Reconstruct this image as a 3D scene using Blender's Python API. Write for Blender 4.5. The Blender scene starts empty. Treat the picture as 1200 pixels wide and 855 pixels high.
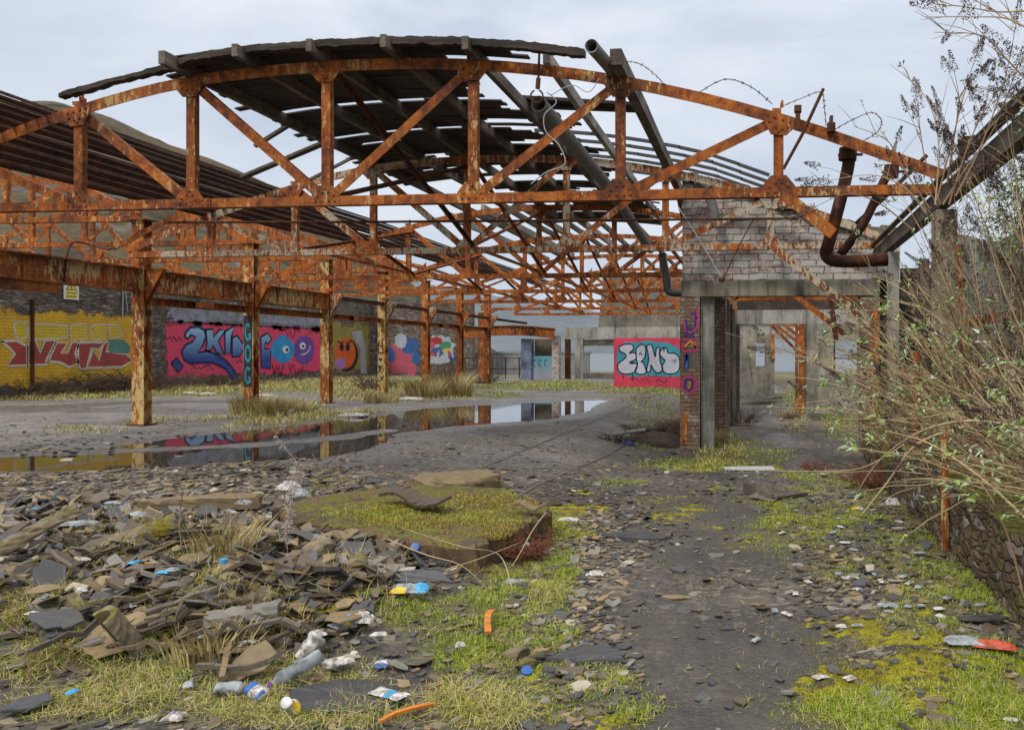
import bpy, bmesh, math, random
import numpy as np
from mathutils import Vector, Matrix
from mathutils.geometry import tessellate_polygon
R = math.radians
rnd = random.Random(7)
nr = np.random.default_rng(11)
scene = bpy.context.scene
col = scene.collection

# ------------------------------------------------------------------ survey of the photograph: pixel <-> place
FOC, PX, PY, PSI, EYE = 950.0, 788.0, 412.0, R(5.84), 1.6
CP, SP = math.cos(PSI), math.sin(PSI)
def ray(x, y):
    u = (x - PX) / FOC; v = (PY - y) / FOC
    return (u*CP - SP, u*SP + CP, v)
def onY(x, y, Y):
    d = ray(x, y); k = Y / d[1]; return Vector((d[0]*k, Y, EYE + d[2]*k))
def onX(x, y, X):
    d = ray(x, y); k = X / d[0]; return Vector((X, d[1]*k, EYE + d[2]*k))
def onZ(x, y, Z=0.0):
    d = ray(x, y); k = (Z - EYE) / d[2]; return Vector((d[0]*k, d[1]*k, Z))
def pix(x, y, z=0.0):
    f = -x*SP + y*CP; f = np.where(f < .3, .3, f)
    return PX + FOC*(x*CP + y*SP)/f, PY - FOC*(z - EYE)/f

# ------------------------------------------------------------------ noise
_T = nr.random((256, 256))
def vn(x, y):
    x = np.asarray(x, float); y = np.asarray(y, float)
    xi = np.floor(x).astype(int); yi = np.floor(y).astype(int)
    fx = x - xi; fy = y - yi
    fx = fx*fx*(3 - 2*fx); fy = fy*fy*(3 - 2*fy)
    a = _T[xi & 255, yi & 255]; b = _T[(xi+1) & 255, yi & 255]
    c = _T[xi & 255, (yi+1) & 255]; d = _T[(xi+1) & 255, (yi+1) & 255]
    return (a*(1-fx)+b*fx)*(1-fy) + (c*(1-fx)+d*fx)*fy
def fbm(x, y, o=4):
    s = 0; a = .5; t = 0
    for i in range(o):
        s = s + a*vn(x*2**i + 17*i, y*2**i + 31*i); t += a; a *= .5
    return s/t - .5
def sst(x, a, b):
    t = np.clip((np.asarray(x, float) - a)/(b - a), 0, 1); return t*t*(3-2*t)

# ------------------------------------------------------------------ mesh builder
class MB:
    def __init__(s): s.v = []; s.f = []; s.m = []
    def add(s, vs, fs, mi=0):
        o = len(s.v); s.v += [tuple(p) for p in vs]
        s.f += [tuple(i+o for i in f) for f in fs]; s.m += [mi]*len(fs)
    def box(s, c, d, M=None, mi=0):
        x, y, z = d[0]/2, d[1]/2, d[2]/2; c = Vector(c)
        P = [Vector(q) for q in ((-x,-y,-z),(x,-y,-z),(x,y,-z),(-x,y,-z),(-x,-y,z),(x,-y,z),(x,y,z),(-x,y,z))]
        if M is not None: P = [M @ q for q in P]
        s.add([q + c for q in P], [(0,3,2,1),(4,5,6,7),(0,1,5,4),(1,2,6,5),(2,3,7,6),(3,0,4,7)], mi)
    def span(s, a, b, mi=0):
        s.box([(a[i]+b[i])/2 for i in range(3)], [abs(b[i]-a[i]) for i in range(3)], None, mi)
    def bar(s, p, q, w, h, side=(0,1,0), off=(0,0), mi=0):
        # oriented box p->q; w is measured along `side`, h along the third axis; off shifts (side, third)
        p = Vector(p); q = Vector(q); d = (q-p); L = d.length
        if L < 1e-6: return
        d /= L; sd = Vector(side); sd = (sd - d*sd.dot(d))
        if sd.length < 1e-4: sd = Vector((1,0,0)) - d*d.x
        sd.normalize(); u = d.cross(sd) * -1
        if u.z < 0: u = -u
        M = Matrix((d, sd, u)).transposed()
        s.box((p+q)/2 + sd*off[0] + u*off[1], (L, w, h), M, mi)
    def tube(s, pts, r, n=6, mi=0, cap=True):
        pts = [Vector(p) for p in pts]; k = len(pts)
        rs = r if hasattr(r, '__len__') else [r]*k
        t0 = (pts[1]-pts[0]).normalized()
        nrm = t0.orthogonal().normalized(); vs = []
        for i, p in enumerate(pts):
            t = (pts[min(i+1,k-1)] - pts[max(i-1,0)])
            if t.length < 1e-7: t = t0
            t.normalize(); nrm = nrm - t*nrm.dot(t)
            if nrm.length < 1e-5: nrm = t.orthogonal()
            nrm.normalize(); b = t.cross(nrm)
            for j in range(n):
                a = 2*math.pi*j/n; vs.append(p + (nrm*math.cos(a) + b*math.sin(a))*rs[i])
        fs = [(i*n+j, i*n+(j+1)%n, (i+1)*n+(j+1)%n, (i+1)*n+j) for i in range(k-1) for j in range(n)]
        if cap: fs += [tuple(range(n))[::-1], tuple((k-1)*n+j for j in range(n))]
        s.add(vs, fs, mi)
    def poly(s, pts, mi=0):
        pts = [Vector(p) for p in pts]
        tr = tessellate_polygon([pts]); s.add(pts, [tuple(t) for t in tr], mi)
    def prism(s, pts, ext, mi=0, mi_side=None):
        pts = [Vector(p) for p in pts]; e = Vector(ext); n = len(pts)
        tr = tessellate_polygon([pts])
        s.add(pts + [p+e for p in pts], [tuple(t) for t in tr] + [tuple(i+n for i in t)[::-1] for t in tr], mi)
        s.add(pts + [p+e for p in pts], [(i, (i+1)%n, (i+1)%n+n, i+n) for i in range(n)], mi if mi_side is None else mi_side)
    def lathe(s, prof, n=16, M=None, mi=0):
        vs = []
        for (r, z) in prof:
            for j in range(n):
                a = 2*math.pi*j/n; p = Vector((r*math.cos(a), r*math.sin(a), z)); vs.append(M @ p if M else p)
        fs = [(i*n+j, i*n+(j+1)%n, (i+1)*n+(j+1)%n, (i+1)*n+j) for i in range(len(prof)-1) for j in range(n)]
        s.add(vs, fs, mi)
    def build(s, name, mats, parent=None, origin=(0,0,0), smooth=False, recalc=True):
        me = bpy.data.meshes.new(name)
        if any(origin):
            o = Vector(origin); s.v = [tuple(Vector(p)-o) for p in s.v]
        me.from_pydata(s.v, [], s.f)
        if not isinstance(mats, (list, tuple)): mats = [mats]
        for m in mats: me.materials.append(m)
        if len(mats) > 1: me.polygons.foreach_set('material_index', s.m)
        if recalc and len(s.f) < 60000:
            bm = bmesh.new(); bm.from_mesh(me); bmesh.ops.recalc_face_normals(bm, faces=bm.faces); bm.to_mesh(me); bm.free()
        if smooth: me.polygons.foreach_set('use_smooth', [True]*len(me.polygons))
        me.update()
        ob = bpy.data.objects.new(name, me); col.objects.link(ob)
        if parent is not None: ob.parent = parent
        elif any(origin): ob.location = origin
        return ob
def tag(o, label=None, cat=None, group=None, kind=None):
    if label: o['label'] = label
    if cat: o['category'] = cat
    if group: o['group'] = group
    if kind: o['kind'] = kind
    return o
def empty(name, label, cat, loc=(0,0,0), group=None):
    o = bpy.data.objects.new(name, None); o.empty_display_size = .2; col.objects.link(o); o.location = loc
    return tag(o, label, cat, group)
def copy_tree(o, parent=None):
    c = o.copy(); col.objects.link(c)
    if parent is not None: c.parent = parent
    for ch in list(o.children): copy_tree(ch, c)
    return c
def catmull(P, n=5):
    P = [Vector(p) for p in P]; out = []
    for i in range(len(P)-1):
        a = P[max(i-1,0)]; b = P[i]; c = P[i+1]; d = P[min(i+2,len(P)-1)]
        for k in range(n):
            t = k/n
            out.append(.5*((2*b) + (c-a)*t + (2*a-5*b+4*c-d)*t*t + (3*b-a-3*c+d)*t**3))
    out.append(P[-1]); return out

# ------------------------------------------------------------------ materials
class NT:
    def __init__(s, name):
        s.mat = bpy.data.materials.new(name); s.mat.use_nodes = True
        s.t = s.mat.node_tree; s.b = s.t.nodes['Principled BSDF']; s.out = s.t.nodes['Material Output']
        s.b.inputs['Specular IOR Level'].default_value = .35
    def n(s, typ, **kw):
        q = s.t.nodes.new(typ)
        for k, v in kw.items():
            if k in q.inputs: s.set(q.inputs[k], v)
            else: setattr(q, k, v)
        return q
    def set(s, sock, v):
        if isinstance(v, bpy.types.NodeSocket): s.t.links.new(v, sock)
        else: sock.default_value = v
    def pos(s): return s.n('ShaderNodeNewGeometry').outputs['Position']
    def mapping(s, vec, scale=(1,1,1), rot=(0,0,0), loc=(0,0,0)):
        m = s.n('ShaderNodeMapping'); s.set(m.inputs['Vector'], vec); m.inputs['Scale'].default_value = scale
        m.inputs['Rotation'].default_value = rot; m.inputs['Location'].default_value = loc; return m.outputs[0]
    def noise(s, vec, scale, detail=5, rough=.6, dist=0):
        q = s.n('ShaderNodeTexNoise'); s.set(q.inputs['Vector'], vec); q.inputs['Scale'].default_value = scale
        q.inputs['Detail'].default_value = detail; q.inputs['Roughness'].default_value = rough; q.inputs['Distortion'].default_value = dist
        return q.outputs['Fac']
    def ramp(s, fac, stops, interp='LINEAR'):
        q = s.n('ShaderNodeValToRGB'); s.set(q.inputs[0], fac); cr = q.color_ramp; cr.interpolation = interp
        while len(cr.elements) < len(stops): cr.elements.new(.5)
        for e, (p, c) in zip(cr.elements, stops):
            e.position = p; e.color = (c, c, c, 1) if not hasattr(c, '__len__') else (*c[:3], 1)
        return q.outputs[0]
    def mix(s, fac, a, b, mode='MIX'):
        q = s.n('ShaderNodeMix', data_type='RGBA', blend_type=mode)
        s.set(q.inputs[0], fac)
        for sock, v in ((q.inputs[6], a), (q.inputs[7], b)):
            if isinstance(v, bpy.types.NodeSocket): s.t.links.new(v, sock)
            else: sock.default_value = (*v[:3], 1)
        return q.outputs[2]
    def math(s, op, a, b=0.0, clamp=False):
        q = s.n('ShaderNodeMath', operation=op); q.use_clamp = clamp; s.set(q.inputs[0], a); s.set(q.inputs[1], b); return q.outputs[0]
    def bump(s, h, strength=.4, dist=.01, normal=None):
        q = s.n('ShaderNodeBump'); s.set(q.inputs['Height'], h); q.inputs['Strength'].default_value = strength; q.inputs['Distance'].default_value = dist
        if normal: s.set(q.inputs['Normal'], normal)
        s.set(s.b.inputs['Normal'], q.outputs[0]); return q.outputs[0]
    def rand(s): return s.n('ShaderNodeObjectInfo').outputs['Random']
    def base(s, c): s.set(s.b.inputs['Base Color'], c if isinstance(c, bpy.types.NodeSocket) else (*c, 1))
    def rough(s, v): s.set(s.b.inputs['Roughness'], v)

def rust_mat(name, paint=(.50,.40,.22), amt=.5, dark=.0, hue=0):
    t = NT(name); p = t.pos()
    n1 = t.noise(p, 1.3, 5); n2 = t.noise(p, 9, 8, .7); n3 = t.noise(p, 55, 4, .7)
    f = t.math('ADD', t.math('MULTIPLY', n1, .45), t.math('MULTIPLY', n2, .55))
    d = 1 - dark
    c = t.ramp(f, [(.30, (.03*d,.012*d,.008*d)), (.41, (.125*d,.033*d,.010*d)), (.50, (.38*d,.096*d,.012*d)), (.61, (.58*d,.19*d,.024*d)), (.74,(.20*d,.055*d,.014*d))])
    c = t.mix(t.math('MULTIPLY', t.ramp(n3, [(.35, 0), (.7, 1)]), .5), c, (.07*d,.025*d,.012*d))
    dr = t.noise(t.mapping(p, (7,7,.7)), 1, 6, .7); c = t.mix(t.math('MULTIPLY', t.ramp(dr, [(.5, 0), (.66, 1)]), .7), c, (.045*d,.017*d,.010*d))
    st = t.noise(t.mapping(p, (1,1,.35)), 13, 8, .72)
    big_ = t.noise(p, .55, 4); c = t.mix(t.math('MULTIPLY', t.ramp(big_, [(.50, 0), (.64, 1)]), .5), c, (.085*d,.032*d,.016*d))
    lo = t.noise(p, .8, 3)
    m = t.math('ADD', st, t.math('MULTIPLY', t.math('SUBTRACT', lo, .5), .5))
    pm = t.ramp(m, [(.62-amt*.2, 0), (.66-amt*.2, 1)])
    c = t.mix(pm, c, t.mix(n2, tuple(.75*k for k in paint), tuple(min(1, 1.25*k) for k in paint)))
    t.base(c); t.rough(.82); t.bump(t.math('ADD', n3, t.math('MULTIPLY', n2, 2)), .55, .008)
    return t.mat
def timber_mat(name, ca, cb, scale=(1,.12,1)):
    t = NT(name); p = t.pos()
    g = t.noise(t.mapping(p, tuple(k*22 for k in scale)), 1, 6, .65, .4); b = t.noise(p, 1.7, 4)
    c = t.mix(t.ramp(g, [(.3, 0), (.7, 1)]), ca, cb)
    c = t.mix(t.ramp(b, [(.42, 0), (.62, .7)]), c, tuple(k*.45 for k in ca))
    t.base(c); t.rough(.85); t.bump(g, .5, .01); return t.mat
def concrete_mat(name, ca=(.30,.28,.24), cb=(.16,.145,.12), moss=0):
    t = NT(name); p = t.pos()
    a = t.noise(p, 1.1, 8, .7); b = t.noise(p, 22, 5, .7); s = t.noise(t.mapping(p, (3.2,3.2,.35)), 1, 6, .7)
    c = t.mix(t.ramp(a, [(.36, 0), (.64, 1)]), cb, ca)
    c = t.mix(t.ramp(s, [(.5, 0), (.66, .8)]), c, (.05,.046,.04))
    c = t.mix(t.math('MULTIPLY', t.ramp(b, [(.5, 0), (.75, 1)]), .5), c, tuple(k*.5 for k in cb))
    if moss:
        mm = t.ramp(t.noise(p, 2.6, 6, .7), [(.62-.2*moss, 0), (.68-.2*moss, 1)])
        c = t.mix(mm, c, t.mix(t.ramp(b, [(.35, 0), (.65, 1)]), (.07,.055,.010), (.30,.24,.02)))
    t.base(c); t.rough(.88); t.bump(t.math('ADD', b, a), .6, .015); return t.mat
def brick_mat(name, c1, c2, mortar, wash=None, amt=.5, grime=.5, scale=1.0, rubble=False, big=False):
    # world-space brick courses: run along x+y, height along z
    t = NT(name); p = t.pos()
    sx = t.n('ShaderNodeSeparateXYZ'); t.set(sx.inputs[0], p)
    wob = t.noise(p, 2.2 if not rubble else 4, 3)
    cb = t.n('ShaderNodeCombineXYZ')
    t.set(cb.inputs[0], t.math('ADD', t.math('ADD', sx.outputs[0], sx.outputs[1]), t.math('MULTIPLY', wob, (.16 if big else .05) if not rubble else .3)))
    t.set(cb.inputs[1], t.math('ADD', sx.outputs[2], t.math('MULTIPLY', wob, (.09 if big else .03) if not rubble else .22)))
    br = t.n('ShaderNodeTexBrick'); t.set(br.inputs['Vector'], cb.outputs[0])
    br.inputs['Scale'].default_value = scale; br.inputs['Brick Width'].default_value = .235 if not rubble else .33; br.inputs['Row Height'].default_value = .08 if not rubble else .125
    if big: br.inputs['Brick Width'].default_value = .34; br.inputs['Row Height'].default_value = .135; br.inputs['Bias'].default_value = -.35
    br.inputs['Mortar Size'].default_value = .011 if not rubble else .02; br.inputs['Mortar Smooth'].default_value = .35; br.inputs['Bias'].default_value = -.1
    br.inputs['Color1'].default_value = (*c1, 1); br.inputs['Color2'].default_value = (*c2, 1); br.inputs['Mortar'].default_value = (*mortar, 1)
    c = br.outputs['Color']
    n1 = t.noise(p, 1.0, 6, .65); n2 = t.noise(p, 14, 6, .7); n0 = t.noise(p, 3.4, 5, .7)
    c = t.mix(t.math('MULTIPLY', t.ramp(n2, [(.4, 0), (.7, 1)]), .55), c, tuple(k*.35 for k in c1))
    if wash:
        w = t.math('ADD', t.math('MULTIPLY', n0, .6), t.math('MULTIPLY', n2, .4))
        wm = t.ramp(w, [(.66-amt*.3, 0), (.70-amt*.3, 1)])
        wm = t.math('MULTIPLY', wm, t.math('SUBTRACT', 1.0, t.math('MULTIPLY', br.outputs['Fac'], .55)))
        c = t.mix(wm, c, t.mix(n2, tuple(k*.6 for k in wash), wash))
    c = t.mix(t.ramp(n1, [(.62-grime*.3, 0), (.78-grime*.3, .85)]), c, (.035,.03,.026))
    t.base(c); t.rough(.88)
    t.bump(t.math('SUBTRACT', t.math('MULTIPLY', n2, .5), br.outputs['Fac']), .8, .02 if not rubble else .05)
    return t.mat
def stone_mat(name, stops, mortar, size=(3.2,3.2,6.2), grime=.4, chalk=.3):
    # irregular coursed rubble: stretched cells, recessed joints
    t = NT(name); p = t.pos(); wob = t.n('ShaderNodeTexNoise'); t.set(wob.inputs['Vector'], p); wob.inputs['Scale'].default_value = 3.5; wob.inputs['Detail'].default_value = 6
    mxv = t.n('ShaderNodeVectorMath', operation='MULTIPLY_ADD'); t.set(mxv.inputs[0], wob.outputs['Color']); mxv.inputs[1].default_value = (.30,.30,.16); t.set(mxv.inputs[2], p)
    v = t.mapping(mxv.outputs[0], size)
    e = t.n('ShaderNodeTexVoronoi', feature='DISTANCE_TO_EDGE'); t.set(e.inputs['Vector'], v); e.inputs['Scale'].default_value = 1
    f = t.n('ShaderNodeTexVoronoi', feature='F1'); t.set(f.inputs['Vector'], v); f.inputs['Scale'].default_value = 1
    sc = t.n('ShaderNodeSeparateColor'); t.set(sc.inputs[0], f.outputs['Color'])
    n1 = t.noise(p, 1.2, 6, .65); n2 = t.noise(p, 16, 7, .72)
    c = t.ramp(t.math('ADD', t.math('MULTIPLY', sc.outputs[0], .75), t.math('MULTIPLY', n2, .3)), stops)
    jm = t.ramp(e.outputs['Distance'], [(.02, 1), (.09, 0)])
    c = t.mix(t.math('MULTIPLY', jm, .4), c, mortar)
    c = t.mix(t.math('MULTIPLY', t.ramp(t.noise(p, 9, 8, .75), [(.42, 0), (.62, 1)]), .6), c, tuple(k*1.3 for k in mortar))
    c = t.mix(t.ramp(t.math('ADD', t.math('MULTIPLY', n2, .5), t.math('MULTIPLY', sc.outputs[1], .5)), [(.74-chalk*.15, 0), (.80-chalk*.15, .8)]), c, (.34,.31,.27))
    c = t.mix(t.ramp(n1, [(.62-grime*.25, 0), (.8-grime*.25, .8)]), c, (.03,.026,.022))
    t.base(c); t.rough(.9); t.bump(t.math('ADD', t.ramp(e.outputs['Distance'], [(0, 0), (.16, 1)]), t.math('MULTIPLY', n2, .7)), .9, .035); return t.mat
def paint_mat(name, ca, cb=None, wear=.4, zlo=None, zhi=None, brick=True, rag=None, rough=.6):
    # spray paint over brick: pigment, courses showing through, worn flecks; rag = ragged limits of the painted field (object z range)
    t = NT(name); p = t.pos(); cb = cb or tuple(k*.75 for k in ca)
    n = t.noise(p, 7, 7, .7); n1 = t.noise(p, 1.5, 5)
    sx = t.n('ShaderNodeSeparateXYZ'); t.set(sx.inputs[0], p)
    if zlo is not None:
        g = t.n('ShaderNodeMapRange'); t.set(g.inputs['Value'], t.math('ADD', sx.outputs[2], t.math('MULTIPLY', n1, .5)))
        g.inputs['From Min'].default_value = zlo+.25; g.inputs['From Max'].default_value = zhi+.25; c = t.mix(g.outputs[0], cb, ca)
    else: c = t.mix(t.ramp(n1, [(.35, 0), (.65, 1)]), cb, ca)
    hgt = n
    if brick:
        v = t.n('ShaderNodeCombineXYZ'); t.set(v.inputs[0], t.math('ADD', sx.outputs[0], sx.outputs[1])); t.set(v.inputs[1], sx.outputs[2])
        br = t.n('ShaderNodeTexBrick'); t.set(br.inputs['Vector'], v.outputs[0]); br.inputs['Scale'].default_value = 1
        br.inputs['Brick Width'].default_value = .3; br.inputs['Row Height'].default_value = .12; br.inputs['Mortar Size'].default_value = .012; br.inputs['Mortar Smooth'].default_value = .4
        c = t.mix(t.math('MULTIPLY', br.outputs['Fac'], .5), c, tuple(k*.3 for k in ca)); hgt = t.math('SUBTRACT', n, br.outputs['Fac'])
    c = t.mix(t.math('MULTIPLY', t.ramp(t.noise(p, 3.1, 6, .7), [(.48, 0), (.7, 1)]), .28), c, tuple(k*.5 for k in ca))
    c = t.mix(t.ramp(n, [(.70-wear*.12, 0), (.76-wear*.12, .9)]), c, (.07,.055,.045))
    t.base(c); t.rough(rough); t.bump(hgt, .5, .012)
    if rag:
        co = t.n('ShaderNodeTexCoord').outputs['Generated']
        s2 = t.n('ShaderNodeSeparateXYZ'); t.set(s2.inputs[0], co)
        d = None
        for ax, w in rag:
            k = t.math('MULTIPLY', t.math('MINIMUM', s2.outputs[ax], t.math('SUBTRACT', 1.0, s2.outputs[ax])), w)
            d = k if d is None else t.math('MINIMUM', d, k)
        nn = t.math('ADD', t.math('MULTIPLY', n, .35), t.math('MULTIPLY', t.noise(p, 1.1, 6, .65), .65))
        a = t.ramp(t.math('SUBTRACT', d, t.math('SUBTRACT', nn, .38)), [(0, 0), (.05, 1)])
        t.set(t.b.inputs['Alpha'], a)
    return t.mat
def plain(name, c, rough=.6, var=.3, scale=12, bump=.2, dist=.004, dirt=0, trans=0, rnd_v=0, spec=None):
    t = NT(name); p = t.pos(); n = t.noise(p, scale, 5)
    cc = t.mix(n, tuple(k*(1-var) for k in c), tuple(min(1, k*(1+var)) for k in c))
    if rnd_v: cc = t.mix(t.math('MULTIPLY', t.rand(), rnd_v), cc, tuple(k*.3 for k in c))
    if dirt: cc = t.mix(t.ramp(t.noise(p, scale*1.7, 6, .7), [(.44, 0), (.62, dirt)]), cc, (.085,.068,.045))
    t.base(cc); t.rough(rough)
    if bump: t.bump(n, bump, dist)
    if trans: t.b.inputs['Transmission Weight'].default_value = trans; t.b.inputs['IOR'].default_value = 1.3
    return t.mat

M = {}
M['rust'] = rust_mat('rusted_steel', (.46,.29,.11), amt=.12)
M['rust_col'] = rust_mat('rusted_steel_cream_paint', (.52,.38,.15), .56)
M['rust_pale'] = rust_mat('rusted_steel_pale_paint', (.42,.36,.26), .62)
M['rust_far'] = rust_mat('rusted_steel_orange', (.5,.24,.07), .22)
M['rust_dark'] = rust_mat('dark_rusted_pipe', (.10,.05,.04), .2, .72)
M['rust_girder'] = rust_mat('girder_flaking_paint', (.46,.33,.16), .55)
M['black_steel'] = rust_mat('blackened_steel', (.05,.03,.02), .2, .8)
M['timber_dark'] = timber_mat('charred_roof_timber', (.07,.054,.04), (.24,.195,.15))
M['timber_grey'] = timber_mat('weathered_grey_timber', (.24,.215,.18), (.42,.385,.33))
M['timber_brown'] = timber_mat('weathered_brown_timber', (.10,.08,.06), (.20,.165,.125))
M['timber_post'] = timber_mat('weathered_plank', (.17,.16,.135), (.40,.385,.34), (1,1,.08))
M['deck'] = timber_mat('roof_boards', (.022,.016,.012), (.085,.062,.047), (.1,1,1))
M['concrete'] = concrete_mat('stained_concrete', (.42,.40,.35), (.24,.225,.19))
M['concrete_dk'] = concrete_mat('dark_stained_concrete', (.25,.23,.19), (.11,.10,.085))
M['concrete_post'] = concrete_mat('lichened_concrete', (.36,.32,.24), (.20,.175,.125))
M['concrete_moss'] = concrete_mat('mossy_concrete', (.15,.095,.05), (.045,.03,.02), .25)
M['render'] = concrete_mat('peeling_render', (.38,.35,.28), (.13,.115,.085))
M['brick_gable'] = brick_mat('whitewashed_brick', (.50,.47,.42), (.30,.13,.085), (.085,.075,.065), (.60,.57,.51), .55, .22, big=True)
M['brick_pier'] = brick_mat('red_brown_brick', (.22,.12,.08), (.32,.21,.14), (.12,.10,.08), (.42,.36,.29), .45, .3)
M['brick_dark'] = brick_mat('sooty_brick', (.10,.065,.05), (.17,.12,.09), (.05,.044,.038), (.30,.27,.23), .25, .75)
M['brick_left'] = stone_mat('old_dark_stone_wall', [(.2,(.09,.07,.055)),(.45,(.16,.125,.095)),(.65,(.24,.20,.165)),(.85,(.13,.10,.085))], (.075,.06,.05), (4.2,4.2,12.5), .45, .5)
M['stone_right'] = stone_mat('damp_stone_wall', [(.2,(.085,.05,.03)),(.45,(.16,.10,.055)),(.65,(.23,.16,.09)),(.85,(.12,.08,.05))], (.05,.038,.025), (7.5,7.5,15), .35, .55)
M['pipe_grey'] = plain('grey_asbestos_pipe', (.17,.165,.15), .7, .4, 9, .4, .01, .5)
M['lead'] = plain('dark_sheet', (.05,.05,.052), .5, .3, 10, .4, .01, .3)

# ------------------------------------------------------------------ ground
px_poly = lambda L: np.array([onZ(x, y, 0)[:2] for x, y in L])
PUD = px_poly([(-60,536),(0,532),(100,525),(240,508),(330,497),(430,487),(500,476.5),(560,473.5),(640,469.5),(712,467),(716,469),(690,479),(660,489),(600,494),(530,499),(470,508),(432,526),(370,536),(250,543),(120,551),(0,553),(-60,556)])
ISL = px_poly([(-40,530),(60,529),(180,525),(300,519),(400,511),(452,503)])
def sdf_poly(P, x, y):
    d = np.full(x.shape, 1e9); ins = np.zeros(x.shape, bool); n = len(P)
    for i in range(n):
        a = P[i]; b = P[(i+1) % n]; e = b-a
        t = np.clip(((x-a[0])*e[0] + (y-a[1])*e[1])/(e@e), 0, 1)
        d = np.minimum(d, np.hypot(x-a[0]-e[0]*t, y-a[1]-e[1]*t))
        c = ((a[1] <= y) & (b[1] > y)) | ((b[1] <= y) & (a[1] > y))
        with np.errstate(divide='ignore', invalid='ignore'):
            xi = a[0] + (y-a[1])*e[0]/np.where(abs(e[1]) < 1e-9, 1e-9, e[1])
        ins ^= c & (x < xi)
    return np.where(ins, -d, d)
def d_line(P, x, y):
    d = np.full(x.shape, 1e9)
    for i in range(len(P)-1):
        a = P[i]; b = P[i+1]; e = b-a
        t = np.clip(((x-a[0])*e[0] + (y-a[1])*e[1])/(e@e), 0, 1)
        d = np.minimum(d, np.hypot(x-a[0]-e[0]*t, y-a[1]-e[1]*t))
    return d
DIP = -.42
def dipf(x, y): return DIP*sst(y, 8.5, 15.5)*sst(x, -4.0, -1.6)*(1 - sst(y, 40, 60))
MOUNDS = [(-3.7,5.0,1.5,.95,.19),(-2.7,4.7,.75,.55,.13),(-5.2,5.6,1.4,1.0,.14),(-3.0,6.1,.8,.6,.08),(-3.9,4.0,1.4,.6,.10),(-6.5,5.8,1.3,1.2,.10),(1.05,6.0,.35,2.2,.10),(-16.5,20.4,1.6,.8,.12),(-12.8,30.,1.4,.9,.25)]
def hgt(x, y):
    x = np.asarray(x, float); y = np.asarray(y, float)
    h = .020*fbm(x*.7, y*.7, 4) + .016*fbm(x*4+9, y*4, 3)
    near = 1 - sst(y, 10, 20)
    h = h + near*.020*fbm(x*14, y*14+5, 3)
    h = h + dipf(x, y)
    for cx, cy, rx, ry, a in MOUNDS:
        g = np.exp(-((x-cx)/rx)**2 - ((y-cy)/ry)**2)
        h = h + a*g*(1 + 1.1*fbm(x*3.5+cx, y*3.5, 3))
    sd = sdf_poly(PUD, x, y) + .55*fbm(x*1.1+4, y*.8, 4)
    b = -.055*sst(-sd, -.25, .5)
    isl = sst(.33 + .35*fbm(x*1.5, y*1.5+40, 4) - d_line(ISL, x, y), -.12, .2)
    h = h + b*(1 - isl)
    h = np.where((y > 66) | (x > 40), h - 4.5*np.maximum(sst(y, 66, 80), sst(x, 45, 60))*(1 - .0*x), h)
    return h

# plants: patches surveyed on the photograph (x, y, rx, ry, strength)
G_GREEN = [(645,655,34,50,1),(600,712,55,42,1),(500,735,70,26,.9),(560,770,75,22,.8),(640,740,40,30,.75),(300,685,26,14,.7),(830,520,80,12,1),(880,508,50,14,.7),(960,620,90,28,.75),(1050,580,70,30,.7),(1120,690,60,30,1),(1010,660,80,34,.55),(1090,640,50,40,.6),(1100,720,70,30,.6),(955,545,40,14,.7),(1080,840,150,34,.9),(900,640,40,14,.3),(700,830,70,22,.35),(640,452,90,6,1),(560,462,60,6,.6),(755,457,55,5,.9),(760,495,30,12,.5),(940,455,30,10,.7),(985,478,25,20,.7),(60,464,140,4,.7),(200,460,140,4,.7),(330,455,140,5,.6),(450,450,100,4,.5),(400,575,45,10,.3),(770,480,40,8,.4),(175,715,25,14,.5),(955,595,40,12,.6),(1165,790,50,40,.7),(1020,560,40,12,.7),(650,800,110,26,.5)]
G_DRY = [(120,800,130,50,.8),(320,800,110,30,.6),(265,650,36,22,.6),(330,830,160,26,.6),(560,830,70,30,.7),(200,780,60,40,.6),(410,640,34,18,.3),(40,463,90,6,1),(140,459,90,6,1),(230,455,90,6,1),(320,451,90,6,.9),(420,447,80,5,.8),(330,485,55,16,1),(420,488,60,7,.8),(300,503,40,7,.5),(460,460,90,10,.9),(520,455,40,9,.8),(210,492,70,4,.35),(845,505,30,20,.7),(930,475,20,12,.4),(100,505,60,5,.3),(640,700,30,20,.4),(760,470,30,8,.4),(1090,470,90,16,.4),(60,790,90,40,.7),(420,800,60,30,.5),(230,700,60,30,.35)]
G_MOSS = [(1080,815,140,50,.85),(1000,760,70,40,.5),(1130,740,60,40,.4),(960,600,90,40,.4),(920,560,60,20,.3),(250,720,60,30,.3),(370,690,40,24,.4),(680,600,40,30,.35),(590,800,90,50,.6),(760,600,70,20,.25),(390,750,50,20,.5),(860,630,40,16,.35),(690,840,60,26,.5),(300,770,120,40,.3),(840,525,70,14,.5),(400,565,60,10,.4),(560,560,60,8,.25),(830,575,60,14,.25)]
def pmask(L, x, y, nz=.55, zp=0.0):
    X, Y = pix(x, y, zp); m = np.zeros(np.shape(X))
    wx = fbm(x*2.3, y*2.3+7, 4); 
    for (a, b, rx, ry, s) in L:
        q = ((X-a)/rx)**2 + ((Y-b)/ry)**2
        m = np.maximum(m, s*np.clip(1.45 - q, 0, 1))
    return np.clip(m + nz*wx*2*(m > .02), 0, 1)

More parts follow.
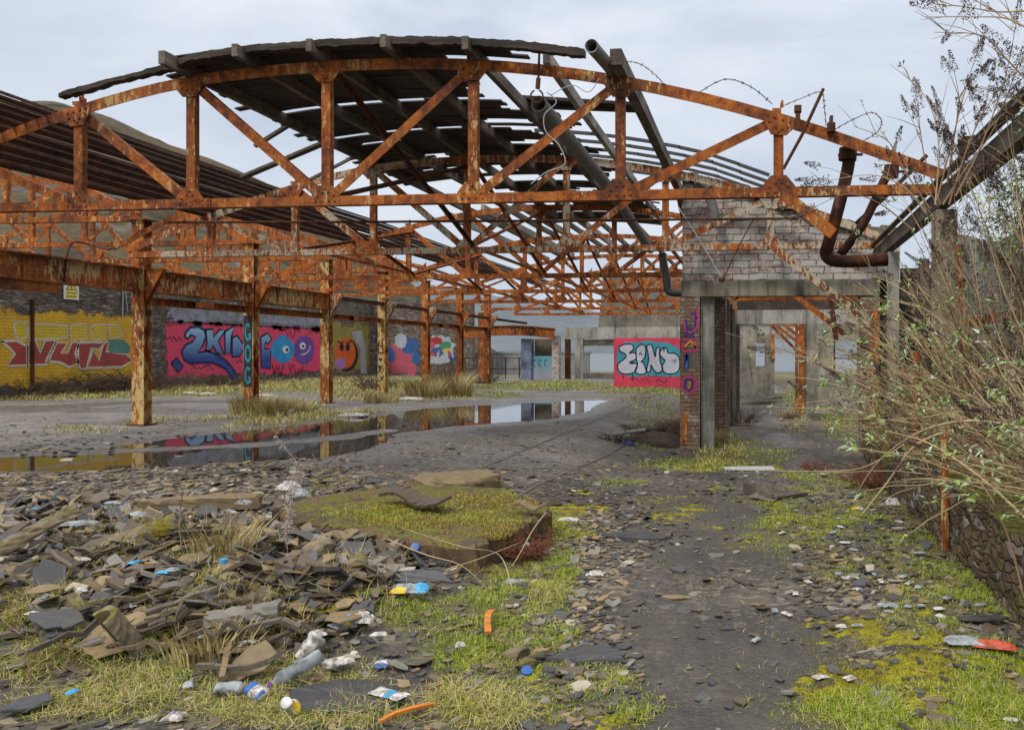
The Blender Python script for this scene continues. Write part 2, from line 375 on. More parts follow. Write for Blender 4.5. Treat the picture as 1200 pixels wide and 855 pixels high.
def axis(segs):
    out = []
    for a, b, n in segs: out += list(np.linspace(a, b, n, endpoint=False))
    return np.array(out + [segs[-1][1]])
xs = axis([(-2500,-200,8),(-200,-45,16),(-45,-14,110),(-14,-7,110),(-7,2.4,300),(2.4,8,50),(8,40,24),(40,70,16),(70,2500,10)])
ys = [-60., -20., -6., -1.]; y = 1.2
while y < 82: ys.append(y); y += max(.03, y*.0105)
ys += [84, 90, 110, 150, 300, 700, 2500, 6000]
ys = np.array(ys)
GX, GY = np.meshgrid(xs, ys); GZ = hgt(GX, GY)
def grid_mesh(name, X, Y, Z, mat, attrs=None, smooth=True):
    ny, nx = X.shape
    v = np.stack([X, Y, Z], -1).reshape(-1, 3)
    i = np.arange(ny*nx).reshape(ny, nx)
    f = np.stack([i[:-1,:-1], i[:-1,1:], i[1:,1:], i[1:,:-1]], -1).reshape(-1, 4)
    me = bpy.data.meshes.new(name); me.from_pydata(v.tolist(), [], f.tolist())
    for k, a in (attrs or {}).items():
        at = me.attributes.new(k, 'FLOAT', 'POINT'); at.data.foreach_set('value', np.asarray(a, np.float32).ravel())
    if smooth: me.polygons.foreach_set('use_smooth', [True]*len(me.polygons))
    me.materials.append(mat); me.update()
    o = bpy.data.objects.new(name, me); col.objects.link(o); return o
sdG = sdf_poly(PUD, GX, GY)
wet = np.maximum(np.clip(1 - sdG/1.6, 0, 1), .8*sst(fbm(GX*.35+3, GY*.6, 4), -.02, .12)*sst(-GX, 4.5, 8)*sst(GY, 12, 17)*(1 - sst(GY, 33, 44)))
wet = np.maximum(wet, .75*sst(fbm(GX*1.1+30, GY*.9+3, 4), -.03, .12)*sst(GX, -3.2, -1.4)*(1-sst(GX, .9, 1.6)))
PXg, PYg = pix(GX, GY, 0.0)
grav = np.clip(.25 + 1.3*fbm(GX*.9, GY*.9, 4) + .9*np.clip(1-((PXg-140)/330)**2-((PYg-610)/70)**2, 0, 1), 0, 1)
wob_ = .9*fbm(GX*1.3+2, GY*.9+8, 4)
pth = sst(GX+wob_, -1.35, -.75)*(1 - sst(GX+wob_, .25, .75))*(1 - sst(GY, 30, 40))      # trodden track towards the doorway
moss = pmask(G_MOSS, GX, GY, .8); grn = np.maximum(pmask(G_GREEN, GX, GY), .7*pmask(G_DRY, GX, GY))
heap = np.clip(1.25*(1-((PXg-170)/330)**2-((PYg-690)/130)**2), 0, 1)
wet = np.maximum(wet, .85*pth*sst(fbm(GX*1.7+60, GY*1.2, 4), -.12, .12))
far_land = sst(GY, 44, 52)*.8
t = NT('wet_rubble_ground'); p = t.pos()
at = lambda k: t.n('ShaderNodeAttribute', attribute_name=k).outputs['Fac']
v1 = t.n('ShaderNodeTexVoronoi', feature='F1'); t.set(v1.inputs['Vector'], t.mapping(p, (16, 22, 16))); v1.inputs['Scale'].default_value = 1; v1.inputs['Randomness'].default_value = 1
v2 = t.n('ShaderNodeTexVoronoi', feature='F1'); t.set(v2.inputs['Vector'], t.mapping(p, (38, 50, 38))); v2.inputs['Scale'].default_value = 1
nA = t.noise(p, .9, 6, .65); nB = t.noise(p, 7, 6, .7); nC = t.noise(p, 60, 4, .7)
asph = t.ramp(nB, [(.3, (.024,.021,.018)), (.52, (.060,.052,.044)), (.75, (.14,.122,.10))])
asph = t.mix(at('pale'), asph, t.ramp(t.math('ADD', t.math('MULTIPLY', nB, .5), t.math('MULTIPLY', nA, .5)), [(.36, (.065,.060,.055)), (.5, (.17,.16,.15)), (.62, (.26,.245,.225))]))  # grazing sky sheen on the wet yard, painted in as lighter asphalt
sc = t.n('ShaderNodeSeparateColor'); t.set(sc.inputs[0], v1.outputs['Color'])
flake = t.ramp(sc.outputs[0], [(0, (.05,.047,.045)), (.35, (.15,.12,.08)), (.6, (.28,.215,.125)), (.8, (.15,.15,.155)), (1, (.36,.29,.18))])
sc2 = t.n('ShaderNodeSeparateColor'); t.set(sc2.inputs[0], v2.outputs['Color'])
flake2 = t.ramp(sc2.outputs[0], [(0, (.03,.028,.027)), (.5, (.09,.08,.065)), (.85, (.17,.14,.095)), (1, (.30,.27,.22))])
fm = t.ramp(t.math('ADD', sc.outputs[1], t.math('MULTIPLY', t.math('SUBTRACT', at('grav'), .5), 1.3)), [(.45, 0), (.6, 1)])
c = t.mix(t.ramp(t.math('ADD', sc2.outputs[1], t.math('MULTIPLY', t.math('SUBTRACT', at('grav'), .5), .8)), [(.5, 0), (.62, .8)]), asph, flake2)
c = t.mix(fm, c, flake)
dirt = t.ramp(nA, [(.3, (.045,.039,.033)), (.5, (.090,.078,.064)), (.72, (.19,.162,.125))])
c = t.mix(t.math('MULTIPLY', at('path'), t.ramp(t.math('ADD', sc2.outputs[2], t.math('MULTIPLY', nB, .6)), [(.35, 1), (1.05, .35)])), c, t.mix(t.math('MULTIPLY', nC, .5), dirt, (.05,.045,.04)))
c = t.mix(t.math('MULTIPLY', at('heap'), t.ramp(nB, [(.35, 1), (.68, .25)])), c, t.mix(nC, (.035,.026,.019), (.11,.08,.05)))
wm = t.ramp(t.math('ADD', at('wet'), t.math('SUBTRACT', nB, .5)), [(.3, 0), (.75, 1)])
c = t.mix(t.math('MULTIPLY', wm, .32), c, (.05,.047,.045))
gm = t.ramp(t.math('ADD', at('green'), t.math('MULTIPLY', t.math('SUBTRACT', nB, .5), 1.1)), [(.35, 0), (.6, 1)])
c = t.mix(t.math('MULTIPLY', gm, .55), c, t.mix(nC, (.05,.045,.018), (.19,.175,.045)))
mm = t.ramp(t.math('ADD', at('moss'), t.math('MULTIPLY', t.math('SUBTRACT', nB, .5), 2.2)), [(.48, 0), (.62, 1)])
mc = t.ramp(t.math('ADD', t.math('MULTIPLY', nB, .55), t.math('MULTIPLY', nC, .45)), [(.32, (.05,.032,.010)), (.44, (.14,.10,.014)), (.53, (.28,.25,.012)), (.63, (.40,.38,.018)), (.76, (.18,.20,.02))])
c = t.mix(mm, c, mc)
t.base(c)
nosm = t.math('SUBTRACT', 1.0, t.math('MAXIMUM', mm, gm))
t.rough(t.math('SUBTRACT', .86, t.math('MULTIPLY', t.math('MULTIPLY', wm, nosm), .62)))
hb = t.math('ADD', t.math('ADD', t.math('MULTIPLY', sc.outputs[1], t.math('MULTIPLY', fm, .9)), t.math('MULTIPLY', v2.outputs['Distance'], -.5)), t.math('ADD', t.math('MULTIPLY', nC, .6), nB))
hb = t.math('ADD', hb, t.math('MULTIPLY', mm, t.math('MULTIPLY', nC, 1.6)))
t.bump(hb, .75, .014)
M['ground'] = t.mat
ground = grid_mesh('ground', GX, GY, GZ, M['ground'], dict(wet=wet, grav=grav, path=pth, heap=heap, pale=sst(GY, 9.3, 14)*(1-sst(GX,-3.2,-2.0)), moss=moss, green=np.maximum(grn, far_land)))  # pale masks the painted sky sheen
tag(ground, kind='structure')

t = NT('still_water'); t.base((.035,.030,.024)); t.rough(.02); t.b.inputs['Specular IOR Level'].default_value = .8; t.b.inputs['IOR'].default_value = 1.6
t.bump(t.noise(t.pos(), 5, 3), .035, .004); M['water'] = t.mat
b = MB(); b.poly([(p_[0]+(-.5 if p_[0] < -11 else 0), p_[1], -.026) for p_ in px_poly([(-200,536),(0,524),(100,515),(240,500),(330,490),(430,481),(500,472),(560,469),(640,465.5),(725,464.5),(740,468),(700,486),(660,498),(600,503),(530,509),(480,520),(445,538),(370,548),(250,556),(120,566),(0,570),(-200,572)])])
tag(b.build('puddle', M['water']), kind='structure')
t = NT('loch_water'); t.base((.09,.11,.12)); t.rough(.38); t.bump(t.noise(t.mapping(t.pos(), (.6,.6,.6)), 1, 4), .3, .3); M['loch'] = t.mat
b = MB(); b.add([(-3000,60,-2.0),(4000,60,-2.0),(4000,5000,-2.0),(-3000,5000,-2.0)], [(0,1,2,3)]); tag(b.build('loch', M['loch']), kind='structure')

# hills: a near moor to the left, a far shore across the loch
t = NT('moor'); p = t.pos()
a_ = t.noise(p, .018, 10, .7, .6); b_ = t.noise(p, .09, 8, .75)
c = t.ramp(a_, [(.34, (.018,.017,.010)), (.45, (.050,.038,.019)), (.54, (.105,.074,.036)), (.66, (.030,.026,.015))])
c = t.mix(t.ramp(b_, [(.56, 0), (.68, .7)]), c, (.05,.048,.035)); c = t.mix(t.ramp(t.noise(p, .03, 6), [(.62,0),(.68,.6)]), c, (.17,.165,.155)); t.base(c); t.rough(.95); t.bump(b_, .6, 6); M['moor'] = t.mat
prof = [(-900,60),(-500,85),(-300,105),(-150,122),(0,121),(70,119),(130,137),(180,163),(230,181),(300,208),(350,236),(400,268),(450,295),(480,330),(520,372),(560,410),(600,432),(2000,436)]
def hill(name, prof, D0, D1, mat, rough):
    px = np.array([q[0] for q in prof], float); py = np.array([q[1] for q in prof], float)
    cols_ = np.linspace(px[0], px[-1], 260); yy = np.interp(cols_, px, py)
    rows = 34; X = np.zeros((rows, 260)); Y = X.copy(); Z = X.copy()
    for r in range(rows):
        tt = r/(rows-1)
        for k in range(260):
            d = ray(cols_[k], yy[k]); D = D0 + (D1-D0)*min(tt, 1)
            s_ = D/math.hypot(d[0], d[1])
            top = 1.6 + d[2]*D1/math.hypot(d[0], d[1])
            X[r,k] = d[0]*s_; Y[r,k] = d[1]*s_
            Z[r,k] = -4 + (top + 4)*(tt**.85)
    n_ = fbm(X*.012, Y*.012, 5)
    sh = np.sin(np.pi*np.linspace(0, 1, rows))[:,None]
    Z = Z + n_*rough*sh + fbm(X*.05, Y*.05, 3)*rough*.15
    return tag(grid_mesh(name, X, Y, Z, mat), kind='structure')
hill('hills', prof, 420, 1100, M['moor'], 40)
t = NT('hazy_far_shore'); t.base(t.ramp(t.noise(t.pos(), .004, 6), [(.35, (.085,.105,.118)), (.65, (.15,.175,.19))])); t.rough(1); M['shore'] = t.mat  # blue-grey haze of distance is put into the hills' base colour
hill('far_hills', [(300,300),(420,318),(540,340),(650,358),(780,376),(880,388),(930,393),(1000,388),(1150,376),(1300,368),(1700,380)], 1600, 2600, M['shore'], 30)

# ------------------------------------------------------------------ bowstring trusses
def truss_parts(root, top, zb, kind, mat, seed, brace=None, gus_mat=None, lod=False):
    """top: list of (x, z) nodes of the curved chord; straight lower chord at zb; kind[i] = panel diagonals."""
    q = random.Random(seed); n = len(top); c = (n-1)//2
    T = [Vector((x, 0, z)) for x, z in top]; B = [Vector((x, 0, zb)) for x, z in top]
    pts = catmull(T, 4); b = MB()
    for i in range(len(pts)-1):
        d = (pts[i+1]-pts[i]).normalized()*.004
        b.bar(pts[i]-d, pts[i+1]+d, .016, .15, (0,1,0), (-.06+.001*(i%2), 0)); b.bar(pts[i]-d, pts[i+1]+d, .13, .014, (0,1,0), (.0, .07-.001*(i%2)))
    b.build('top_chord', mat, root)
    b = MB(); e0 = Vector((T[0].x, 0, zb)); e1 = Vector((T[-1].x, 0, zb))
    b.bar(e0, e1, .016, .125, (0,1,0), (-.06, 0)); b.bar(e0, e1, .12, .014, (0,1,0), (0, -.056))
    for k in (1, 2):
        xx = e0.x + (e1.x-e0.x)*k/3+.35; b.box((xx, -.078, zb), (.34, .018, .13))
        for rx in (-.13,-.05,.05,.13):
            for rz in (-.035,.035): b.box((xx+rx, -.09, zb+rz), (.022, .014, .022))
    b.build('bottom_chord', mat, root)
    for i in range(1, n-1):
        b = MB(); b.bar(B[i], T[i], .014, .13, (0,1,0), (-.045, 0)); b.bar(B[i], T[i], .09, .013, (0,1,0), (0, .058)); b.build('post', mat, root)
    for (p_, r_) in kind:
        P = T[p_] if r_ > 0 else B[p_]; Q = B[p_+1] if r_ > 0 else T[p_+1]
        b = MB(); b.bar(P, Q, .014, .125, (0,1,0), (-.03, 0)); b.bar(P, Q, .10, .012, (0,1,0), (.015, .056)); b.build('diagonal', mat, root)
    gm = gus_mat or mat
    for i in range(1, n-1):
        for lo in (0, 1):
            ctr = B[i] if lo else T[i]; w = .21 + .05*q.random(); h = .17; s = 1 if lo else -1
            out = [(-w, -.07*s), (w, -.07*s), (w*.85, .08*s), (.10, h*1.25*s), (-.10, h*1.25*s), (-w*.85, .08*s)]
            if not lo:
                d = (T[i+1]-T[i-1]); sl = d.z/d.x; out = [(a, z + a*sl*(1 if abs(z) < .1 else .3)) for a, z in out]
            b = MB(); b.prism([ctr + Vector((a, -.077, z)) for a, z in out], (0, .016, 0))
            if not lod:
                for (a, z) in ((-.14,0),(-.05,0),(.05,0),(.14,0),(-.04,.12*s),(.04,.12*s),(0,.17*s),(-.12,.07*s),(.12,.07*s)):
                    zz = z + (0 if lo else a*sl)
                    b.box(ctr + Vector((a, -.086, zz)), (.026, .016, .026), Matrix.Rotation(R(45), 3, 'Y'))
            b.build('gusset_plate', gm, root)
    for i in range(1, n-1):           # purlin cleats on the upper chord
        b = MB(); b.box(T[i] + Vector((.03, 0, .13)), (.012, .12, .16)); b.box(T[i] + Vector((-.03, .0, .115)), (.10, .12, .05)); b.box(T[i]+Vector((.05,-.03,.2)), (.03,.03,.09))
        b.build('cleat', mat, root)
    if brace:
        b = MB(); P = B[n-2] + Vector((.02, 0, 0)); Q = Vector((brace[0], 0, brace[1]))
        b.bar(P, Q, .016, .15, (0,1,0), (-.093, 0)); b.bar(P, Q, .12, .014, (0,1,0), (-.035, .068)); b.build('knee_brace', gm, root)
TOP = [(-13.35,3.78),(-11.5,4.45),(-9.62,5.03),(-7.9,5.39),(-5.9,5.53),(-3.81,5.48),(-1.79,5.19),(.3,4.63),(2.4,3.84)]
DIAG = [(1,1),(2,1),(3,1),(4,-1),(5,-1),(6,-1)]
YT = [10.7, 16.15, 21.75, 27.3, 32.9, 38.5, 44.1]
GT = 'bowstring roof trusses of the main bay'
TL = ['nearest rusty bowstring truss spanning the whole picture under the dark roof deck','second rusty truss back with pale peeling paint crossing before the brick gable','third rusty bowstring truss back, standing beyond the dark roof deck','fourth orange bowstring truss back over the long puddle','fifth orange bowstring truss back over the far columns','sixth orange bowstring truss back, over the pink graffiti panel','seventh and farthest orange bowstring truss against the concrete end gable']
proto = None
for i, Y in enumerate(YT):
    if i < 3:
        tr = empty('roof_truss', TL[i], 'roof truss', (0,Y,0), GT)
        truss_parts(tr, TOP, 3.68, DIAG, [M['rust'], M['rust_pale'], M['rust_far']][i], i, (1.0,3.12) if i == 0 else (2.35,2.05), [M['rust'], M['rust_pale'], M['rust_far']][i], i > 1)
        proto = tr
    else:
        tr = copy_tree(proto); tr.location = (rnd.uniform(-.03,.03), Y, 0); tag(tr, TL[i])
# the left-hand bay: trusses on the column heads
def lz(x):
    u = (x + 19.6)/6.3; return 4.5 + 1.75*(1 - u*u)
LTOP = [(x, lz(x)) for x in np.linspace(-25.9, -13.4, 9)]
LDIAG = [(1,1),(2,1),(3,1),(4,-1),(5,-1),(6,-1)]
YC = [16.4, 20.25, 24.05, 27.9, 31.7, 35.5, 39.3]
GL = 'bowstring roof trusses of the left bay'
LL = ['rusty left bay truss resting on the nearest column beside the warning sign','rusty left bay truss resting on the column painted with turquoise rings','rusty left bay truss resting on the third column of the row','rusty left bay truss resting on the fourth column of the row','rusty left bay truss resting on the fifth column of the row','rusty left bay truss resting on the sixth column of the row','rusty left bay truss resting on the last column of the row']
lp = None
for i, Y in enumerate(YC):
    if i == 0:
        lp = empty('roof_truss', LL[0], 'roof truss', (0,Y,0), GL); truss_parts(lp, LTOP, 4.5, LDIAG, M['rust_far'], 50, None, M['rust'], True); tr = lp
    else: tr = copy_tree(lp); tr.location = (0,Y,0); tag(tr, LL[i])

# girder along the column row
b0 = empty('girder', 'deep riveted steel girder with flaking cream paint along the column row', 'girder', (-13.3,8,2.9))
b = MB(); b.span((-13.31,7.5,2.93), (-13.29,24.2,3.38)); b.build('web', M['rust_girder'], b0, (-13.3,8,2.9))
for z, nm in ((2.915, 'bottom_flange'), (3.395, 'top_flange')):
    b = MB(); b.span((-13.43,7.5,z-.014), (-13.17,24.2,z+.014)); b.build(nm, M['rust'], b0, (-13.3,8,2.9))
for yy in (13.7, 15.35, 16.6, 19.3, 21.4, 23.3):
    b = MB(); w = .22 if yy in (13.7, 19.3) else .035
    b.span((-13.285,yy-w,2.93), (-13.262,yy+w,3.38))
    for k in range(-1, 2):
        for z in (3.02, 3.11, 3.2, 3.29): b.box((-13.255, yy+k*min(w*.7,.13), z), (.018,.03,.03))
    b.build('splice_plate' if w > .1 else 'stiffener', M['rust'], b0, (-13.3,8,2.9))
b = MB(); b.span((-13.4,12.2,2.72), (-13.2,14.2,2.9)); b.build('bracket_plate', M['rust'], b0, (-13.3,8,2.9))
b = MB(); b.bar((-13.26,24.2,3.36), (-13.26,46,3.30), .16, .03, (1,0,0)); b.bar((-13.2,24.2,3.30), (-13.2,46,3.24), .02, .13, (1,0,0))
tag(b.build('eaves_angle', M['black_steel']), 'thin dark steel eaves angle running along the farther columns', 'steel angle')
for i in range(6):
    a, c_ = YC[i], YC[i+1]
    if i == 1: c_ = YC[2]
    b = MB(); b.span((-13.38,a+.14,2.62), (-13.36,c_-.14,2.80)); b.span((-13.36,a+.14,2.786), (-13.24,c_-.14,2.80)); b.span((-13.36,a+.14,2.62), (-13.24,c_-.14,2.634))
    if i % 2 == 0: b.span((-13.24,a+1.6,2.64), (-13.22,a+2.3,2.79))
    tag(b.build('tie_beam', M['rust_far']), f'rusty channel tie beam under the girder, {["first","second","third","fourth","fifth","sixth"][i]} one from the nearest column', 'tie beam', 'tie beams between the columns')

# columns
def column(Y, htop, mat, label, base=0.0):
    o = empty('steel_column', label, 'column', (-13.3,Y,base), 'steel columns between the two bays'); og = (-13.3,Y,base)
    b = MB(); b.span((-13.44,Y-.125,base-.1), (-13.16,Y-.111,htop)); b.span((-13.44,Y+.111,base-.1), (-13.16,Y+.125,htop)); b.span((-13.308,Y-.111,base-.1), (-13.292,Y+.111,htop)); b.build('shaft', mat, o, og)
    b = MB(); b.span((-13.52,Y-.2,htop), (-13.08,Y+.2,htop+.025)); b.build('cap_plate', M['rust'], o, og)
    b = MB(); b.span((-13.5,Y-.2,base-.05), (-13.1,Y+.2,base+.03)); b.build('base_plate', M['rust_dark'], o, og)
    b = MB(); b.prism([(-13.15,Y-.06,2.7),(-13.15,Y-.06,3.4),(-12.75,Y-.06,3.4)], (0,.02,0)); b.prism([(-13.15,Y+.05,2.7),(-13.15,Y+.05,3.4),(-12.75,Y+.05,3.4)], (0,.02,0)); b.build('bracket', M['rust_pale'] if Y > 24 else M['rust'], o, og)
    b = MB(); b.bar((-13.3,Y-.128,htop-1.0), (-12.6,Y-.128,3.75), .014, .1, (0,1,0)); b.build('stay', M['rust_far'], o, og)
    return o
CL = ['nearest steel column with flaking cream and orange paint, standing alone in the yard','steel column with three turquoise ring letters painted on black','third steel column, rusty orange with a dark foot, beside the long puddle','fourth steel column, cream paint above and dark rust scrawl below','fifth steel column, bright orange rust, behind dry grass','sixth steel column, bright orange rust, beside the litter heap','farthest steel column, bright orange rust, nearest the railing']
for i, Y in enumerate(YC):
    co = column(Y, 4.45, M['rust_col'] if i < 2 or i == 3 else (M['rust_col'] if i == 2 else M['rust_far']), CL[i])
    if i == 1:
        og = (-13.3,Y,0)
        b = MB(); b.span((-13.43,Y-.1275,.68), (-13.19,Y-.1255,2.55)); b.build('black_paint', plain('black_spray_paint', (.02,.022,.025), .6, .4, 8, .3, .005, .3), co, og)
        tq = plain('turquoise_spray_paint', (.02,.26,.33), .55, .3, 6, .3, .004, .3)
        for k, (zc, gap) in enumerate(((2.12,.7),(1.55,0),(.98,.7))):
            b = MB(); pts = []
            for j in range(21):
                a = R(40) + j/20*R(290 if gap else 360); pts.append((math.cos(a)*.092, math.sin(a)*.235))
            for j in range(20):
                (x0,z0),(x1,z1) = pts[j], pts[j+1]; s_ = .56
                b.add([(-13.31+x0,Y-.1295-.0001*k,zc+z0),(-13.31+x1,Y-.1295-.0001*k,zc+z1),(-13.31+x1*s_,Y-.1295-.0001*k,zc+z1*.66),(-13.31+x0*s_,Y-.1295-.0001*k,zc+z0*.66)], [(0,1,2,3)])
            if gap: b.span((-13.30,Y-.1305,zc-.10), (-13.225,Y-.1297,zc-.04)); b.span((-13.25,Y-.1307,zc-.2), (-13.224,Y-.1299,zc-.06))
            b.build('painted_letter', tq, co, og)
    if i == 3:
        og = (-13.3,Y,0); b = MB(); q = random.Random(5)
        for k in range(9):
            z = .55 + k*.17; pts = [(-13.42+q.random()*.2, z+q.uniform(-.1,.1)) for _ in range(4)]
            for j in range(3): b.bar((pts[j][0],Y-.128,pts[j][1]), (pts[j+1][0],Y-.128,pts[j+1][1]), .002, .035, (0,1,0))
        b.build('painted_scrawl', plain('dark_scrawl', (.03,.02,.02), .6), co, og)
# slim far post row seen behind the columns
b = MB(); b.span((-16.1,45.9,0), (-15.8,46.1,3.9)); tag(b.build('steel_post', M['rust_far']), 'slim rusty post standing between the two farthest columns', 'post')

# sway braces between the trusses
BR = ['first','second','third','fourth','fifth','sixth']
for i in range(6):
    for (x, nm) in ((-9.62,'left'),(-5.9,'ridge'),(-1.79,'right')):
        if i == 0 and x != -5.9: continue
        zt = float(np.interp(x, [q_[0] for q_ in TOP], [q_[1] for q_ in TOP]))-.12
        for up in (0, 1):
            za, zb_ = (zt, 3.74) if up else (3.74, zt); xx = x + .05 + .09*up
            b = MB(); b.bar((xx,YT[i],za), (xx,YT[i+1],zb_), .012, .075, (1,0,0)); b.bar((xx+.03,YT[i],za+.03), (xx+.03,YT[i+1],zb_+.03), .06, .010, (1,0,0))
            tag(b.build('sway_brace', M['rust_far'] if i else M['rust_dark']), f'rusty sway brace {"falling" if up else "rising"} away in the {BR[i]} gap between trusses, {nm} line', 'brace', 'sway braces between the trusses')
for (x, lab) in ((-9.62,'left'),(-5.9,'middle'),(-1.79,'right')):
    b = MB(); b.bar((x,16.2,3.80), (x,44,3.80), .06, .06, (1,0,0)); tag(b.build('runner', M['rust_far']), f'long rusty runner tying the lower chords together, {lab} one of three', 'runner')

# ------------------------------------------------------------------ roof of the main bay
cz = [q[1] for q in TOP]; cx = [q[0] for q in TOP]
_cp = catmull([(x,0,z) for x, z in TOP], 8); _cx = [p_.x for p_ in _cp]; _cz = [p_.z for p_ in _cp]
def rz(x): return float(np.interp(x, _cx, _cz))
LEFT = [(-11.62,.11,9.6,16.6,'black_steel'),(-11.42,.09,9.6,19.,'black_steel'),(-11.2,.09,9.6,21.8,'black_steel'),(-11.0,.06,9.6,33,'black_steel'),(-10.82,.055,9.6,33,'black_steel'),(-10.62,.05,9.6,38.7,'black_steel'),(-10.44,.05,9.6,38.7,'black_steel'),(-10.27,.045,9.6,44.4,'black_steel'),(-10.1,.045,9.6,44.4,'black_steel')]
LN = ['lowest','second lowest','third lowest','fourth lowest','middle','fourth highest','third highest','second highest','highest']
for k, (x, s_, a, e, m) in enumerate(LEFT):
    z = rz(x) + .12; b = MB(); n = int((e-a)/2.7)
    pts = [Vector((x + rnd.uniform(-.015,.015), a+(e-a)*i/n, z + rnd.uniform(-.02,.02))) for i in range(n+1)]
    for i in range(n): b.bar(pts[i], pts[i+1], s_, s_*.9, (1,0,.3)); b.bar(pts[i]+Vector((.04,0,.05)), pts[i+1]+Vector((.04,0,.05)), .012, s_*1.1, (1,0,.3))
    tag(b.build('roof_lath', M[m]), f'{LN[k]} of the dark roof laths running back along the left slope', 'roof lath', 'roof laths on the left slope')
PUR = [(-7.9,.09,.26,10.08,33.2,'timber_dark','charred end purlin along the left edge of the roof deck'),(-6.9,.08,.24,10.16,27.6,'timber_dark','dark purlin poking above the chord, second from the left edge of the deck'),(-5.9,.08,.24,10.2,33.2,'timber_dark','dark purlin under the deck by the tall cleat left of the ridge'),(-4.85,.08,.24,10.16,38.8,'timber_dark','dark ridge purlin under the middle of the roof deck'),(-3.75,.085,.25,10.2,38.8,'timber_dark','dark purlin on the right margin of the deck above the chain hook'),(-2.75,.09,.24,10.5,33.2,'timber_grey','pale grey purlin crossing the open sky right of the deck'),(-1.75,.15,.30,10.15,27.6,'timber_dark','thickest dark purlin with its end jutting above the truss beside the grey pipe')]
for (x, w, h, a, e, m, lab) in PUR:
    b = MB(); h *= .68; z = rz(x) + .05 + h/2; n = 8
    pts = [Vector((x + rnd.uniform(-.02,.02), a+(e-a)*i/n, z + rnd.uniform(-.025,.02)*(1 if i else 0))) for i in range(n+1)]
    for i in range(n): b.bar(pts[i]-Vector((0,.01,0)), pts[i+1]+Vector((0,.01,0)), w-.002*(i%2), h-.002*(i%2), (1,0,0))
    tag(b.build('roof_purlin', M[m]), lab, 'purlin', 'timber purlins of the main roof')
# far light rafters
for k in range(4):
    x = -8.6 + k*1.05 ; b = MB(); b.bar((x,21.9,rz(x)+.16), (x+.05,33,rz(x)+.14), .1, .2, (1,0,0))
    tag(b.build('roof_purlin', M['timber_grey']), 'bleached grey purlin bridging the third to fifth trusses', 'purlin', 'bleached far purlins')
# deck boards
def deck(name, x0, x1, y0, y1, skip, label, seed, miss=.02, rag=.5):
    q = random.Random(seed); b = MB(); y = y0
    while y < y1:
        w = q.uniform(.13,.17); a = x0 + q.uniform(-rag,rag*.3); e = x1 + q.uniform(-rag*.6,rag)
        if q.random() > miss:
            segs = [(a, e)]
            for (hx0, hx1, hy0, hy1) in skip:
                if hy0 < y < hy1:
                    s2 = []
                    for (u, v) in segs:
                        l = hx0 + q.uniform(-.25,.25); r = hx1 + q.uniform(-.25,.25)
                        if l > u: s2.append((u, min(v, l)))
                        if r < v: s2.append((max(u, r), v))
                    segs = s2
            for (u, v) in segs:
                if v - u < .25: continue
                n = max(2, int((v-u)/.5)); dz = q.uniform(-.012,.012)
                for i in range(n):
                    xa = u+(v-u)*i/n; xb = u+(v-u)*(i+1)/n
                    b.bar((xa, y+w/2, rz(xa)+.225+dz), (xb, y+w/2, rz(xb)+.225+dz), w-.012, .024, (0,1,0))
                if q.random() < .5: 
                    xa = q.uniform(u, v-.2); xb = min(v, xa+q.uniform(.4,1.6)); b.bar((xa,y+w/2,rz(xa)+.25+dz),(xb,y+w/2,rz(xb)+.25+dz), w*1.3, .014, (0,1,0))
        y += w
    return tag(b.build(name, M['deck']), label, 'roof deck')
deck('roof_deck', -8.0, -3.4, 10.35, 18.6, [(-4.3,-2.,10.9,13.4),(-4.4,-3.,14.6,15.0),(-5.4,-4.6,16.9,17.3),(-3.9,-3.,16.2,16.8),(-5.0,-4.2,13.9,14.2),(-6.7,-5.5,17.5,18.3),(-4.6,-3.,15.4,15.75),(-6.9,-6.3,16.2,16.75),(-7.6,-6.9,14.9,15.1),(-7.2,-5.8,17.4,17.7)], 'dark rotten board deck hanging over the crown of the nearest truss', 3, .035, .4)
deck('roof_deck', -6.2, -3.0, 19.3, 25.5, [(-4.6,-3.9,20,21),(-6,-5,22,22.4)], 'smaller dark remnant of board deck between the second and fourth trusses', 5, .10, .5)
# front lip of felt above the chord
b = MB(); X = np.linspace(-9.6, -2.2, 240); vs = []
for i, x in enumerate(X):
    t_ = float(sst(x, -8.0, -7.6)); zc = rz(x) + .105 + .085*t_; h = .06 + .035*t_; j = float(fbm(x*2.2+5, 1.5, 4))*.06 + float(fbm(x*14, 9.5, 2))*.03; j2 = float(fbm(x*5+50, 7.5, 3))*.05 + float(fbm(x*16, 3.5, 2))*.035
    vs += [(x,10.30,zc-h/2+j2), (x,10.42,zc-h/2+j2), (x,10.42,zc+h/2+j), (x,10.30,zc+h/2+j)]
b.add(vs, [(i*4+k, i*4+(k+1)%4, (i+1)*4+(k+1)%4, (i+1)*4+k) for i in range(239) for k in range(4)] + [(0,1,2,3),(956,959,958,957)])
tag(b.build('verge_board', M['deck']), 'curved dark verge board along the front edge of the roof deck', 'verge board')
for (x0, x1, yy, w, lab) in ((-9.75,-8.0,14.6,.16,'thicker loose board sticking out left of the roof deck'),(-9.0,-7.9,15.6,.06,'thin loose batten sticking out left of the roof deck'),(-8.6,-7.8,13.2,.08,'short loose batten stub under the left edge of the deck')):
    b = MB(); b.bar((x0,yy,rz(-8.)-.12+.18*(x0+8)), (x1,yy,rz(-8.)+.22), w, .05, (0,1,0)); tag(b.build('loose_board', M['timber_dark']), lab, 'loose board')
SB = ['topmost','second','third','fourth','fifth','lowest']
